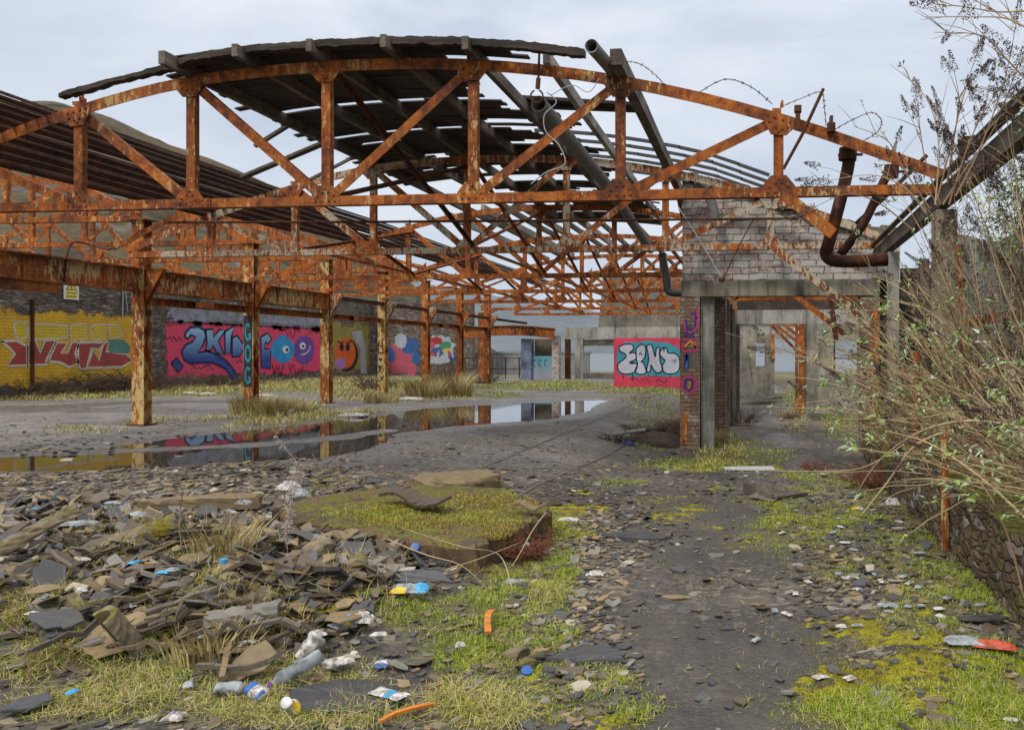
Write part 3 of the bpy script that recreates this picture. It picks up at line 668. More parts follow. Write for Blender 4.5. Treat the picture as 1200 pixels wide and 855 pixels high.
for k in range(6):
    yy = 15.2 + k*.62; b = MB(); xs_ = np.linspace(-4.2 + .12*k, .25, 9)
    for i in range(8): b.bar((xs_[i]-.01,yy,rz(xs_[i])+.34-.1*sst(xs_[i],-1,0.3)), (xs_[i+1]+.01,yy,rz(xs_[i+1])+.34-.1*sst(xs_[i+1],-1,.3)), .07, .05+.004*(i%2), (0,1,0))
    tag(b.build('roof_batten', M['lead']), f'{SB[k]} of the black curved battens over the right slope before the gable', 'batten', 'curved battens on the right slope')
b = MB(); b.bar((-3.9,13.05,rz(-3.9)+.28), (-2.0,13.05,rz(-2.0)+.36), .3, .05, (0,1,0)); b.bar((-3.9,13.2,rz(-3.9)+.24), (-1.75,13.2,rz(-1.75)+.40), .18, .09, (0,1,0))
tag(b.build('sagging_board', M['deck']), 'sagging ragged board across the hole right of the roof deck', 'board')

# pipes and wires
def pipe(name, pts, r, mat, label, n=14, cat='pipe', open_end=True, th=.015):
    b = MB(); P = catmull(pts, 4) if len(pts) > 2 else [Vector(q) for q in pts]
    b.tube(P, r, n, 0, False)
    if open_end:
        b.tube(P, r-th, n, 0, False); k = len(P)
        o1 = 0; o2 = k*n
        b.f += [(o1+j, o1+(j+1)%n, o2+(j+1)%n, o2+j) for j in range(n)] + [(o1+(k-1)*n+j, o1+(k-1)*n+(j+1)%n, o2+(k-1)*n+(j+1)%n, o2+(k-1)*n+j) for j in range(n)]; b.m += [0]*2*n
    o = b.build(name, mat, smooth=True, recalc=False); return tag(o, label, cat)
pipe('flue_pipe', [onY(693,54,9.6), onY(712,76,10.35), onY(726,96,11.3)], .083, M['pipe_grey'], 'short grey pipe with an open end jutting above the truss')
o = pipe('hanging_pipe', [(-3.02,11.1,5.07),(-2.98,13.5,5.0),(-2.92,16.5,4.86),(-2.9,19,4.66),(-2.88,22.2,4.42)], .115, M['pipe_grey'], 'long grey pipe slung below the roof right of the deck')
# iron hook and hanger for the pipe
b = MB(); pts = [onY(632,62,10.55), onY(631,92,10.55)]; b.tube(pts, .018, 6); b.tube([onY(631,92,10.55), onY(630,104,10.55)], .035, 6)
c0 = onY(629,113,10.55); b.tube([c0 + Vector((math.sin(a)*.085, 0, math.cos(a)*.085)) for a in np.linspace(.4, 5.9, 14)], .013, 6)
tag(b.build('chain_hook', M['rust_dark']), 'small rusty hook and ring hanging from the nearest upper chord', 'hook')
def wire(name, pts, label, r=.006, barbs=0, mat='rust_dark', cat='wire', seg=6):
    b = MB(); P = catmull(pts, seg); b.tube(P, r, 5)
    q = random.Random(len(label))
    if barbs:
        for i in range(1, len(P)-1):
            if i % 2 == 0:
                for s_ in (1,-1):
                    d = Vector((q.uniform(-1,1), q.uniform(-1,1), q.uniform(-1,1))).normalized()*.026; b.tube([P[i]-d, P[i]+d], r*.8, 4)
    return tag(b.build(name, M[mat] if isinstance(mat, str) else mat, smooth=True), label, cat)
wire('barbed_wire', [onY(820,108,10.6), onY(850,93,10.6), onY(880,102,10.6), onY(905,122,10.65)], 'loop of barbed wire arching over the chord near the jutting thick purlin', .006, 1)
wire('barbed_wire', [onY(735,72,10.6), onY(752,76,10.6), onY(770,90,10.6), onY(780,101,10.6)], 'short wisp of barbed wire at the end of the thick purlin', .005, 1)
wire('barbed_wire', [onY(918,124,10.6), onY(940,115,10.6), onY(962,108,10.6), onY(966,125,10.6), onY(968,148,10.6)], 'barbed wire strung from the chord to the leaning rod', .005, 1)
wire('barbed_wire', [onY(978,152,10.6), onY(1000,140,10.6), onY(1022,132,10.6), onY(1033,142,10.6), onY(1028,155,10.6), onY(1012,165,10.6)], 'curled barbed wire loop right of the leaning rod', .005, 1)
b = MB(); b.tube([onY(965,104,10.5), onY(940,158,10.55), onY(918,198,10.6)], .022, 7); tag(b.build('leaning_rod', M['rust_dark']), 'dark iron rod leaning across the right end of the upper chord', 'rod')
b = MB(); b.box(onY(935,140,10.55), (.06,.06,.28)); b.box(onY(935,128,10.55), (.09,.1,.08)); tag(b.build('chord_clamp', M['rust_dark']), 'long dark rusty clamp gripping the chord left of the leaning rod', 'clamp')
b = MB(); b.box(onY(974,150,10.55), (.1,.1,.12)); b.box(onY(974,146,10.55), (.04,.13,.2)); tag(b.build('chord_clamp', M['rust_dark']), 'short dark rusty clamp gripping the chord right of the leaning rod', 'clamp')
wm_ = plain('pale_wire', (.36,.36,.35), .5, .2, 10, 0)
wire('hanging_cable', [onY(641,108,10.5), onY(652,120,10.5), onY(638,135,10.5), onY(640,155,10.5), onY(655,170,10.5), onY(662,192,10.5), onY(640,202,10.5), onY(622,216,10.5)], 'pale thin cable dangling in loops near the hook', .008, 0, wm_, 'cable')
wire('hanging_cable', [onY(645,112,10.4), onY(670,100,10.4), onY(690,108,10.4), onY(702,92,10.4)], 'pale thin cable draped up towards the grey pipe', .006, 0, wm_, 'cable')
wire('white_rod', [onY(795,243,15.9), onY(822,285,15.9), onY(846,327,15.9)], 'straight pale wire slanting down to the lintel of the brick gable', .016, 0, wm_, 'wire')
wire('dark_stay_wire', [onY(884,255,15.9), onY(865,290,15.9), onY(848,326,15.9)], 'dark wire slanting down to the lintel from the right', .012, 0, 'rust_dark', 'wire')
b = MB(); b.lathe([(.0,-.05),(.05,-.04),(.06,.02),(.03,.05),(0,.05)], 10, Matrix.Translation(onY(846,328,16.45))); tag(b.build('wire_eye', M['rust_dark']), 'rusty eye bolt on the lintel where two wires meet', 'bolt')
# conduit bent along girder then across the bay
pts = [onX(75,330,-13.25), onX(78,300,-13.25), onX(86,284,-13.2), onX(108,287,-13.1)] + [onY(133,291,13.9), onY(165,271,13.9), onY(190,262,13.9), onY(215,260.5,13.9), onY(420,260,13.9), onY(700,258,13.9), onY(935,256,13.9)]
wire('conduit', pts, 'thin dark conduit bending off the girder and crossing the whole bay', .022, 0, 'rust_dark', 'conduit', 5)
b = MB(); b.bar(onY(133,291,13.8), onY(212,250,13.8), .02, .09, (0,1,0)); tag(b.build('stay_bar', M['rust']), 'rusty flat stay slanting from the girder to the nearest truss', 'stay bar')
pipe('downpipe', [onY(996,176,10.95), onY(993,200,10.95), onY(982,245,10.95), onY(971,285,10.95), onY(968,297,10.98), onY(976,305,11.0), onY(1000,306,11.0), onY(1040,304,11.0)], .085, M['rust_dark'], 'dark rusty downpipe with an elbow hanging below the truss end', 12)
pipe('downpipe', [onY(1047,196,11.2), onY(1036,212,11.2), onY(1012,262,11.2), onY(985,298,11.2)], .062, M['rust_dark'], 'thinner dark rusty downpipe slanting beside the elbowed one', 12)
for (x, y, w, lab) in ((995,180,.12,'rusty pipe collar on the elbowed downpipe'),(1046,200,.1,'rusty pipe collar on the thinner downpipe')):
    b = MB(); b.tube([onY(x-1,y-6,10.93+.25*(x>1000)), onY(x-2,y+8,10.93+.25*(x>1000))], w, 12); b.bar(onY(x-13,y+2,10.93+.25*(x>1000)), onY(x+16,y+1,10.93+.25*(x>1000)), .03, .03, (0,1,0)); tag(b.build('pipe_collar', M['rust_dark']), lab, 'pipe collar')
b = MB(); b.tube([onY(1086,182,11.4), onY(1040,228,11.4), onY(1003,262,11.4)], .03, 7); tag(b.build('bent_rod', M['rust_dark']), 'thin dark rod slanting past the right end of the nearest truss', 'rod')
pipe('drain_pipe', [(-2.0,17.3,3.7),(-1.9,17.3,3.2),(-1.86,17.3,2.92),(-1.7,17.3,2.86),(-1.2,17.3,2.86)], .085, M['lead'], 'black elbow drain pipe left of the brick gable', 10)
pipe('vent_pipe', [(-1.2,16.3,4.95),(-.95,16.3,4.75),(-.82,16.3,4.4),(-.82,16.3,4.15)], .1, M['pipe_grey'], 'grey curved vent pipe against the top left of the gable', 12)

def moss_over(mat, zmid, thr=.55):
    nt = mat.node_tree; bs = nt.nodes['Principled BSDF']; old = bs.inputs['Base Color'].links[0].from_socket
    g = nt.nodes.new('ShaderNodeNewGeometry'); s1 = nt.nodes.new('ShaderNodeSeparateXYZ'); nt.links.new(g.outputs['Normal'], s1.inputs[0])
    no = nt.nodes.new('ShaderNodeTexNoise'); nt.links.new(g.outputs['Position'], no.inputs['Vector']); no.inputs['Scale'].default_value = 6; no.inputs['Detail'].default_value = 7
    ma = nt.nodes.new('ShaderNodeMath'); ma.operation = 'MULTIPLY_ADD'; nt.links.new(s1.outputs[2], ma.inputs[0]); ma.inputs[1].default_value = .45; nt.links.new(no.outputs['Fac'], ma.inputs[2])
    rp = nt.nodes.new('ShaderNodeValToRGB'); rp.color_ramp.elements[0].position = thr; rp.color_ramp.elements[1].position = thr+.12; nt.links.new(ma.outputs[0], rp.inputs[0])
    n2 = nt.nodes.new('ShaderNodeTexNoise'); nt.links.new(g.outputs['Position'], n2.inputs['Vector']); n2.inputs['Scale'].default_value = 40
    r2 = nt.nodes.new('ShaderNodeValToRGB'); r2.color_ramp.elements[0].color = (.045,.04,.008,1); r2.color_ramp.elements[1].color = (.16,.15,.02,1); r2.color_ramp.elements[0].position = .35; r2.color_ramp.elements[1].position = .65; nt.links.new(n2.outputs['Fac'], r2.inputs[0])
    mx = nt.nodes.new('ShaderNodeMix'); mx.data_type = 'RGBA'; nt.links.new(rp.outputs[0], mx.inputs[0]); nt.links.new(old, mx.inputs[6]); nt.links.new(r2.outputs[0], mx.inputs[7]); nt.links.new(mx.outputs[2], bs.inputs['Base Color'])

# ------------------------------------------------------------------ brick gable with the doorway (right)
GYf = 16.7
g0 = empty('brick_gable', 'whitewashed brick gable wall with a wide doorway under the right roof slope', 'gable wall', (.5,GYf,DIP)); og = (.5,GYf,DIP)
def slab_wall(out, y0, th, mi=0):
    b = MB(); b.prism([(x, y0, z) for x, z in out], (0, th, 0)); return b
top_pts = [(-1.5,5.12),(-.9,4.98)] + [(x, rz(x) + .02) for x in (-.3,.3,.9,1.5,2.1)] + [(2.9,3.9)]
q = random.Random(2); tp = []
for i in range(len(top_pts)-1):
    (xa,za),(xb,zb) = top_pts[i], top_pts[i+1]
    for k in range(4):
        u = k/4; tp.append((xa+(xb-xa)*u, za+(zb-za)*u + q.choice((0,0,-.08,-.04))))
tp.append(top_pts[-1])
slab_wall([(-1.5,3.06)] + tp + [(2.9,3.06)], GYf, .36).build('upper_wall', M['brick_gable'], g0, og)
b = MB(); b.span((-1.52,GYf-.03,2.74), (2.5,GYf+.34,3.056)); b.build('lintel', M['concrete_post'], g0, og)
b = MB(); b.span((-1.55,GYf-.02,DIP-.2), (-1.14,GYf+.36,2.738)); pier = b.build('brick_pier', M['brick_pier'], g0, og)
b = MB(); b.span((2.12,GYf,DIP-.2), (2.5,GYf+.34,2.738)); b.build('right_jamb', M['brick_pier'], g0, og)
b = MB()
for i in range(len(tp)-1): b.bar((tp[i][0],GYf-.06,tp[i][1]+.06), (tp[i+1][0],GYf-.06,tp[i+1][1]+.06), .5, .12+.10*q.random(), (0,1,0), (.2,q.uniform(0,.06)))
b.build('coping', M['timber_dark'], g0, og)
# spray paint on the pier
def ribbon(b, pts, w, y=None, x=None, mi=0):
    """flat painted stroke; pts are world points on a wall plane facing -y (y given) or +x (x given)"""
    P = [Vector(p_) for p_ in pts]; n = len(P); L = []; Rr = []
    nrm = Vector((0,-1,0)) if y is not None else Vector((1,0,0))
    for i in range(n):
        d = P[min(i+1,n-1)] - P[max(i-1,0)]; d.normalize(); s_ = d.cross(nrm)*w/2
        L.append(P[i]+s_); Rr.append(P[i]-s_)
    b.add(L+Rr, [(i,i+1,n+i+1,n+i) for i in range(n-1)], mi)
zp = lambda x, y: (780 + x/4.07, 330 + y/4.07)
pm = [plain('blue_spray', (.02,.03,.22), .55, .4, 8, .2), plain('magenta_spray', (.45,.05,.12), .55, .4, 8, .2), plain('orange_spray', (.62,.25,.03), .55, .3, 8, .2), plain('sky_spray', (.12,.30,.45), .55, .3, 8, .2)]
b = MB(); F = GYf - .02
for (pts, w, mi, o_) in (([(92,180),(95,235),(120,240),(150,215),(150,130),(118,160),(150,175)],.07,1,.004),([(98,180),(100,230),(122,232),(142,212),(143,140),(120,160)],.04,0,.007),([(95,265),(105,240),(115,270),(128,240),(135,270)],.045,0,.009),([(82,275),(150,275),(150,330),(82,330),(82,290)],.06,1,.0045),([(90,310),(118,282),(146,312),(120,300)],.06,2,.0095),([(98,345),(98,410),(104,345)],.09,3,.005),([(92,345),(92,415),(108,416),(108,342)],.03,0,.0105),([(88,460),(130,458),(150,480),(130,528),(95,520),(84,490),(88,465)],.09,1,.006),([(96,465),(128,464),(128,505),(112,520),(90,505),(96,468)],.04,0,.0115),([(105,480),(118,480),(112,508)],.04,2,.0125)):
    ribbon(b, [onY(*zp(*k), F) - Vector((0,o_,0)) for k in pts], w, y=1, mi=mi)
b.build('pier_graffiti', pm, pier, og, recalc=False)
b = MB(); b.prism([onY(*zp(*k), F)-Vector((0,.003,0)) for k in ((112,338),(154,338),(154,412),(112,412))], (0,.002,0)); b.build('cement_patch', M['concrete_dk'], pier, og)
b = MB(); b.prism([onY(*zp(*k), F)-Vector((0,.02,0)) for k in ((78,630),(102,630),(102,775),(80,775))], (0,.018,0)); b.build('rusty_guard', M['rust_far'], pier, og)

# timber and brick posts lining the passage
PL = [(-1.12,-.86,16.82,17.2,'timber_post',2.72,'bleached grey plank post against the brick pier in the doorway'),(-.96,-.66,18.2,18.6,'brick_pier',2.8,'narrow brick post, second in the passage line'),(-.92,-.64,20.1,20.5,'timber_dark',2.9,'blackened timber post, third in the passage line'),(-.9,-.62,22.3,22.6,'brick_dark',2.9,'sooty brick post, fourth in the passage line'),(-.88,-.6,24.6,24.9,'timber_dark',2.9,'blackened timber post, farthest in the passage line before the second wall')]
for (xa, xb, ya, yb, m, zt, lab) in PL:
    b = MB(); b.span((xa,ya,DIP-.2), (xb,yb,zt)); tag(b.build('passage_post', M[m]), lab, 'post', 'posts lining the passage')
b = MB(); b.span((-.95,17.2,2.75), (-.7,26.9,2.95)); tag(b.build('wall_plate', M['timber_dark']), 'dark timber wall plate over the passage posts', 'beam')

# second cross wall (whitish render) with doorway and window
g1 = empty('inner_wall', 'pale rendered cross wall with a second doorway and window beyond the passage', 'wall', (.5,27,DIP)); og = (.5,27,DIP)
b = MB(); b.span((-.6,27,2.52), (4.6,27.35,2.98)); b.build('lintel', M['concrete'], g1, og)
b = MB(); b.prism([(-.6,27.02,2.984),(-.6,27.02,4.9),(.3,27.02,4.65),(2.4,27.02,3.85),(4.6,27.02,4.6),(4.6,27.02,2.984)], (0,.3,0)); b.build('upper_wall', M['brick_dark'], g1, og)
b = MB(); b.span((-.75,27,DIP-.2), (-.52,27.35,2.518)); b.build('left_jamb', M['brick_dark'], g1, og)
b = MB(); b.span((1.62,27,DIP-.2), (2.55,27.3,2.518)); b.span((2.552,27.01,DIP-.2), (3.4,27.31,.85)); b.span((2.552,27.01,1.95), (3.4,27.31,2.518)); b.span((3.402,27,DIP-.2), (4.6,27.3,2.518)); rw_ = b.build('rendered_wall', M['render'], g1, og)
b = MB(); b.span((2.56,27.1,.85), (2.62,27.2,1.95)); b.span((3.33,27.1,.85), (3.39,27.2,1.95)); b.span((2.6,27.1,1.36), (3.35,27.2,1.41)); wf = b.build('window_frame', M['timber_dark'], g1, og); wf.parent = rw_
b = MB(); b.span((1.42,26.86,DIP-.2), (1.6,26.98,2.51)); b.span((1.3,26.9,DIP-.2), (1.40,26.97,2.51)); tag(b.build('rusty_post', M['rust']), 'pair of rusty channel posts at the right side of the second doorway', 'post')
# third wall fragment and lean beams, farther in
g2 = empty('far_wall_stub', 'stained yellow and white wall stub with a dark window beyond the second doorway', 'wall', (-.4,37,DIP)); og = (-.4,37,DIP)
b = MB(); b.span((-1.2,37,DIP-.2), (.02,37.3,2.4)); b.span((.022,37.01,DIP-.2), (.42,37.31,.95)); b.span((.022,37.01,2.0), (.42,37.31,2.4)); b.span((.422,37,DIP-.2), (.86,37.3,2.4)); b.build('wall', M['render'], g2, og)
b = MB(); b.span((.7,36.9,1.2), (.88,36.98,2.4)); b.build('rust_patch', M['rust_col'], g2, og)
b = MB(); b.span((-.5,33,2.78), (1.7,33.12,2.95)); tag(b.build('cross_beam', M['black_steel']), 'black beam crossing just inside the second doorway', 'beam')
b = MB(); b.bar((.55,30,2.6), (1.6,30,1.55), .1, .1, (0,1,0)); tag(b.build('leaning_strut', M['rust']), 'rusty strut slanting across the second doorway', 'strut')
b = MB(); b.bar((1.85,21,3.35), (2.05,21,1.9), .12, .12, (0,1,0)); tag(b.build('hanging_bar', M['rust_dark']), 'dark red bar hanging before the pale inner wall', 'bar')
b = MB(); b.span((-.7,22.4,3.0), (3.6,22.5,3.12)); b.bar((-.6,22.4,3.1), (.6,22.4,3.8), .1, .09, (0,1,0)); b.bar((1.2,22.4,3.1), (2.4,22.4,3.7), .1, .09, (0,1,0)); tag(b.build('rusted_frame', M['rust_far']), 'rusty light frame above the passage seen under the lintel', 'frame')
# planks lying in passage
for k in range(6):
    b = MB(); b.bar((-.5+.15*k,31+.25*k,DIP+.06+.02*k), (.9+.05*k,31.5+.3*k+rnd.uniform(-.4,.4),DIP+.08+.03*k), .16, .03, (0,1,0)); tag(b.build('fallen_plank', M['timber_dark']), 'dark plank lying in the loose heap beyond the second doorway', 'plank', 'fallen planks in the passage')

# ------------------------------------------------------------------ right side: valley beam, post, low stone wall, sheet wall
b = MB(); pts = [Vector((2.42,2.5,3.62)), Vector((2.42,7,3.6)), Vector((2.4,11.2,3.56)), Vector((2.4,16.4,3.5))]
for i in range(3): b.bar(pts[i], pts[i+1], .16, .22-.002*i, (1,0,0)); b.bar(pts[i]+Vector((.16,0,.1)), pts[i+1]+Vector((.16,0,.1)), .14, .12-.002*i, (1,0,0)); b.bar(pts[i]+Vector((-.12,0,.17)), pts[i+1]+Vector((-.12,0,.17)), .10, .03-.001*i, (1,0,0))
tag(b.build('valley_beam', M['timber_brown']), 'heavy weathered timber valley beam coming forward overhead at right', 'beam')
b = MB(); b.tube([(2.28,2.5,3.86),(2.27,7,3.82),(2.27,8.8,3.80)], .03, 8); tag(b.build('gutter_rod', M['lead']), 'dark tube lying along the top of the valley beam', 'tube')
b = MB(); b.box((2.3,9.1,3.84), (.14,.2,.16)); tag(b.build('beam_shoe', M['rust_dark']), 'rusty iron shoe on the valley beam above the truss end', 'iron shoe')
b = MB(); b.span((2.28,10.55,-.1), (2.54,10.85,3.4)); tag(b.build('concrete_post', M['concrete_post']), 'lichened concrete post under the right end of the nearest truss', 'post')
b = MB(); b.span((2.32,14.5,-.5), (2.5,14.7,3.35)); tag(b.build('concrete_post', M['concrete']), 'pale slim concrete post behind the shrub, nearer the gable', 'post')
b = MB(); b.span((1.95,14.0,-.5), (2.06,14.12,2.3)); b.span((2.06,14.0,-.5),(2.08,14.2,2.3)); tag(b.build('rusty_stanchion', M['rust_far']), 'rusty stanchion beside the slim concrete post', 'post')
b = MB(); b.tube([(1.62,8.3,-.1),(1.6,8.3,1.6)], .032, 8); tag(b.build('rusty_post', M['rust_far']), 'slim rusty pipe post at the far end of the low stone wall', 'post')
b = MB(); b.tube([(1.50,6.62,-.1),(1.49,6.6,.95)], .03, 8); tag(b.build('rusty_post', M['rust_col']), 'short rusty pipe post standing against the low stone wall', 'post')
b = MB(); b.span((2.95,11.8,.0), (3.06,11.92,1.75)); tag(b.build('red_post', rust_mat('red_painted_post', (.42,.03,.02), 1.2)), 'post with flaking red paint behind the shrub', 'post')
# low stone wall with an uneven mossy top
def rough_wall(name, x0, x1, ya, yb, zt, mat, label, amp=.035, skew=0):
    ny = int((yb-ya)/.06); nz = 16; vs = []; q = np.random.default_rng(3)
    prof_ = [(x0, -.3+(zt+.3)*k/nz) for k in range(nz+1)] + [(x0+(x1-x0)*k/5, zt) for k in range(1, 6)] + [(x1, -.3)]
    Y_ = np.linspace(ya, yb, ny); Pn = len(prof_)
    for yy in Y_:
        for (x, z) in prof_:
            n1_ = float(fbm(yy*5, z*7 + x*3, 3)); top_ = float(fbm(yy*1.2+9, 3., 3))*.22 if z > zt-.1 else 0
            vs.append((x + skew*(yy-ya) + amp*2*n1_*(1 if x < x1 else 0), yy, z + top_ + (amp*1.5*n1_ if z >= zt else 0)))
    n = Pn; fs = [(i*n+j, i*n+j+1, (i+1)*n+j+1, (i+1)*n+j) for i in range(ny-1) for j in range(n-1)]
    b = MB(); b.add(vs, fs); b.add([vs[j] for j in range(n)], [tuple(range(n))]); b.add([vs[(ny-1)*n+j] for j in range(n)], [tuple(range(n))[::-1]])
    return tag(b.build(name, mat, smooth=False), label, 'wall')
t = bpy.data.materials; ms = M['stone_right']
nt = ms.node_tree; bs = nt.nodes['Principled BSDF']; old = bs.inputs['Base Color'].links[0].from_socket
moss_over(M['stone_right'], 0, .57)
rough_wall('low_stone_wall', 1.52, 2.1, 1.8, 9.3, .58, M['stone_right'], 'low damp stone wall with a mossy top along the right edge')
rough_wall('low_stone_wall', 1.50, 2.1, 9.36, 16.3, .30, M['stone_right'], 'ruined lower stretch of stone wall running on to the gable', .05, .085)
# corrugated sheet wall of the next bay
b = MB(); n = 150; Y_ = np.linspace(5.5, 17, n); vs = []
for yy in Y_:
    dx = .03*math.sin(yy*2*math.pi/.15); zt = 3.5 + .25*math.sin(yy*.9); vs += [(3.62+dx, yy, -.3), (3.62+dx, yy, zt), (3.66+dx, yy, zt), (3.66+dx, yy, -.3)]
b.add(vs, [(i*4+j, i*4+(j+1)%4, (i+1)*4+(j+1)%4, (i+1)*4+j) for i in range(n-1) for j in range(4)])
tag(b.build('sheet_wall', concrete_mat('grey_weathered_sheet', (.30,.32,.31), (.17,.18,.17))), 'grey weathered corrugated sheet wall behind the shrub', 'wall')
b = MB(); b.span((2.52,16.9,-.6), (4.55,17.2,3.3)); tag(b.build('dark_brick_wall', M['brick_dark']), 'sooty brick wall right of the doorway, half hidden by the shrub', 'wall')
for k, (ya, z, lab) in enumerate(((9.5,1.25,'lower rusty rail behind the shrub'),(9.5,2.1,'upper rusty rail behind the shrub'))):
    b = MB(); b.bar((3.2,7.5,z), (3.2,16,z-.1), .06, .12, (1,0,0)); tag(b.build('rusty_rail', M['rust']), lab, 'rail')
for k, (x, yy, m, lab) in enumerate(((3.0,9.4,'timber_brown','brown timber stud behind the shrub, nearest of three'),(3.1,13.2,'rust_far','orange rusted stud behind the shrub, by the red post'),(3.0,15.2,'timber_dark','dark timber stud behind the shrub by the sooty wall'))):
    b = MB(); b.span((x,yy,-.3), (x+.16,yy+.16,3.3)); tag(b.build('wall_stud', M[m]), lab, 'stud')

# ------------------------------------------------------------------ left boundary wall and its graffiti
LX = -26.0; SS = 26/31.5
def zs(z): return 1.6 + (z-1.6)*SS
w0 = empty('boundary_wall', 'long dark stone boundary wall covered in graffiti along the left side', 'wall', (LX,45,0)); og = (LX,45,0)
b = MB(); b.span((LX-.5,15,-.5), (LX,64*SS,4.95)); b.build('masonry', M['brick_left'], w0, og)
b = MB()
for k in range(25): b.span((LX-.55,15+k*1.5,4.95), (LX+.06,15+k*1.5+1.48,5.05+.03*(k%2))); 
b.build('coping', M['concrete_dk'], w0, og)
def pl(xx, yy, d): 
    p_ = onX(xx, yy, LX); p_.x += d; return p_
def panel(x0, y0, x1, y1, d, mat, name='painted_panel'):
    a = onX(x0, y0, LX); c_ = onX(x1, y1, LX); z0 = min(a.z, c_.z)
    b = MB(); b.add([(LX+d,a.y,z0),(LX+d,c_.y,z0),(LX+d,c_.y,max(a.z,c_.z)),(LX+d,a.y,max(a.z,c_.z))], [(0,1,2,3)]); return b.build(name, mat, w0, og, recalc=False)
rag = [(1, 5.0), (2, 1.6)]
b = MB(); b.add([(LX+.012,22.29,0.15),(LX+.012,32.11,0.15),(LX+.012,32.11,3.37),(LX+.012,22.29,3.37)], [(0,1,2,3)]); b.build('yellow_panel', paint_mat('yellow_wall_paint', (.70,.40,.02), (.52,.31,.03), .6, rag=rag), w0, og, recalc=False)
b = MB(); b.add([(LX+.012,33.18,0.25),(LX+.012,46.72,0.25),(LX+.012,46.72,3.17),(LX+.012,33.18,3.17)], [(0,1,2,3)]); b.build('pink_panel', paint_mat('pink_wall_paint', (.74,.065,.14), (.62,.05,.12), .25, rag=[(1,7.),(2,2.2)]), w0, og, recalc=False)
b = MB(); b.add([(LX+.012,33.02,2.67),(LX+.012,47.87,2.67),(LX+.012,47.87,4.16),(LX+.012,33.02,4.16)], [(0,1,2,3)]); b.build('lilac_band', paint_mat('lilac_wall_paint', (.36,.33,.50), (.14,.20,.10), 1.2, rag=[(1,4.),(2,.95)]), w0, og, recalc=False)
b = MB(); b.add([(LX+.012,47.21,0),(LX+.012,52.66,0),(LX+.012,52.66,3.75),(LX+.012,47.21,3.75)], [(0,1,2,3)]); b.build('olive_panel', paint_mat('olive_yellow_wall_paint', (.34,.28,.05), (.22,.17,.05), .8, rag=[(1,3.),(2,1.6)]), w0, og, recalc=False)
def outline(b, pts, w, d, mi, f=pl): 
    q_ = [f(x, y, d) for x, y in pts]; ribbon(b, q_ + [q_[0]], w, x=1, mi=mi)
# yellow piece: pale yellow letters above, red letters below, teal corner
z8 = lambda L: [(x/6, 340+y/6) for x, y in L]
gm_ = [paint_mat('red_letter_paint', (.40,.065,.05), (.30,.05,.04), .65), paint_mat('cream_line_paint', (.60,.56,.46), (.5,.46,.36), .5), paint_mat('teal_paint', (.10,.26,.21), (.08,.20,.17), .4), paint_mat('lemon_paint', (.62,.46,.03), (.52,.38,.04), .6)]
b = MB()
for L in ([(90,225),(190,225),(188,330),(150,345),(110,330)],[(197,240),(330,235),(470,250),(470,330),(380,345),(200,345)],[(490,242),(600,240),(600,345),(500,355)],[(630,250),(740,240),(730,345),(640,350)],[(760,240),(830,242),(860,320),(770,345)]):
    L = z8(L); b.poly([pl(x, y, .016) for x, y in L], 3); outline(b, L, .07, .019, 1)
for L in ([(5,360),(110,352),(188,395),(188,528),(45,532),(100,445),(55,400)],[(194,355),(245,350),(280,440),(312,352),(390,356),(318,500),(330,522),(194,526)],[(335,500),(392,368),(470,370),(425,445),(470,440),(500,366),(545,366),(545,515),(480,540),(420,508)],[(540,400),(560,366),(720,366),(690,420),(640,405),(606,548),(560,552),(525,440)],[(720,380),(766,352),(742,430),(880,445),(932,496),(850,540),(612,546),(650,425),(690,490)]):
    L = z8(L); b.poly([pl(x, y, .022) for x, y in L], 0); outline(b, L, .10, .025, 1)
L = z8([(760,345),(862,345),(915,400),(898,445),(765,440)]); b.poly([pl(x, y, .028) for x, y in L], 2)
b.build('red_and_yellow_lettering', gm_, w0, og, recalc=False)
# pink piece: chunky blue letters, two shaggy round heads, scribbles
z2 = lambda L: [(180+x/4.8, 340+y/4.8) for x, y in L]
bm_ = [paint_mat('blue_letter_paint', (.30,.52,.72), (.01,.035,.26), .6, 1.25, 2.75), paint_mat('navy_line_paint', (.012,.015,.07), None, .1), paint_mat('sky_blue_paint', (.03,.33,.62), (.02,.22,.50), .65), paint_mat('violet_paint', (.17,.07,.34), (.12,.05,.26), .65), paint_mat('white_dot_paint', (.75,.75,.72), None, .1), paint_mat('crimson_scribble', (.35,.01,.04), None, .2)]
b = MB()
for L in ([(172,262),(180,235),(205,208),(250,205),(285,225),(292,262),(275,310),(245,350),(300,342),(360,365),(410,400),(455,455),(470,520),(450,500),(400,440),(340,410),(270,405),(205,412),(170,390),(155,345),(180,305),(215,290),(235,262),(208,252),(190,275)],[(98,412),(128,380),(165,430),(135,460)],[(290,222),(332,218),(334,262),(368,222),(402,226),(362,286),(398,366),(352,352),(332,312),(318,342),(288,338),(298,300)],[(398,232),(452,200),(436,258),(430,360),(400,352)],[(440,265),(470,255),(498,300),(512,258),(546,280),(540,400),(500,336),(482,372),(440,376)],[(600,262),(640,240),(662,275),(642,302),(628,290),(622,330),(655,330),(655,440),(605,436)],[(470,522),(520,470),(530,440),(525,500),(490,540)]):
    L = z2(L); b.poly([pl(x, y, .018) for x, y in L], 0); outline(b, L, .12, .021, 1)
def blob(cx, cy, rx, ry, n, spike, seed, rot=0):
    q = random.Random(seed); return [(cx + math.cos(a)*rx*(1+(spike*q.random() if i % 2 else 0)), cy + math.sin(a)*ry*(1+(spike*q.random() if i % 2 else 0))) for i, a in enumerate(np.linspace(0, 2*math.pi, n, endpoint=False))]
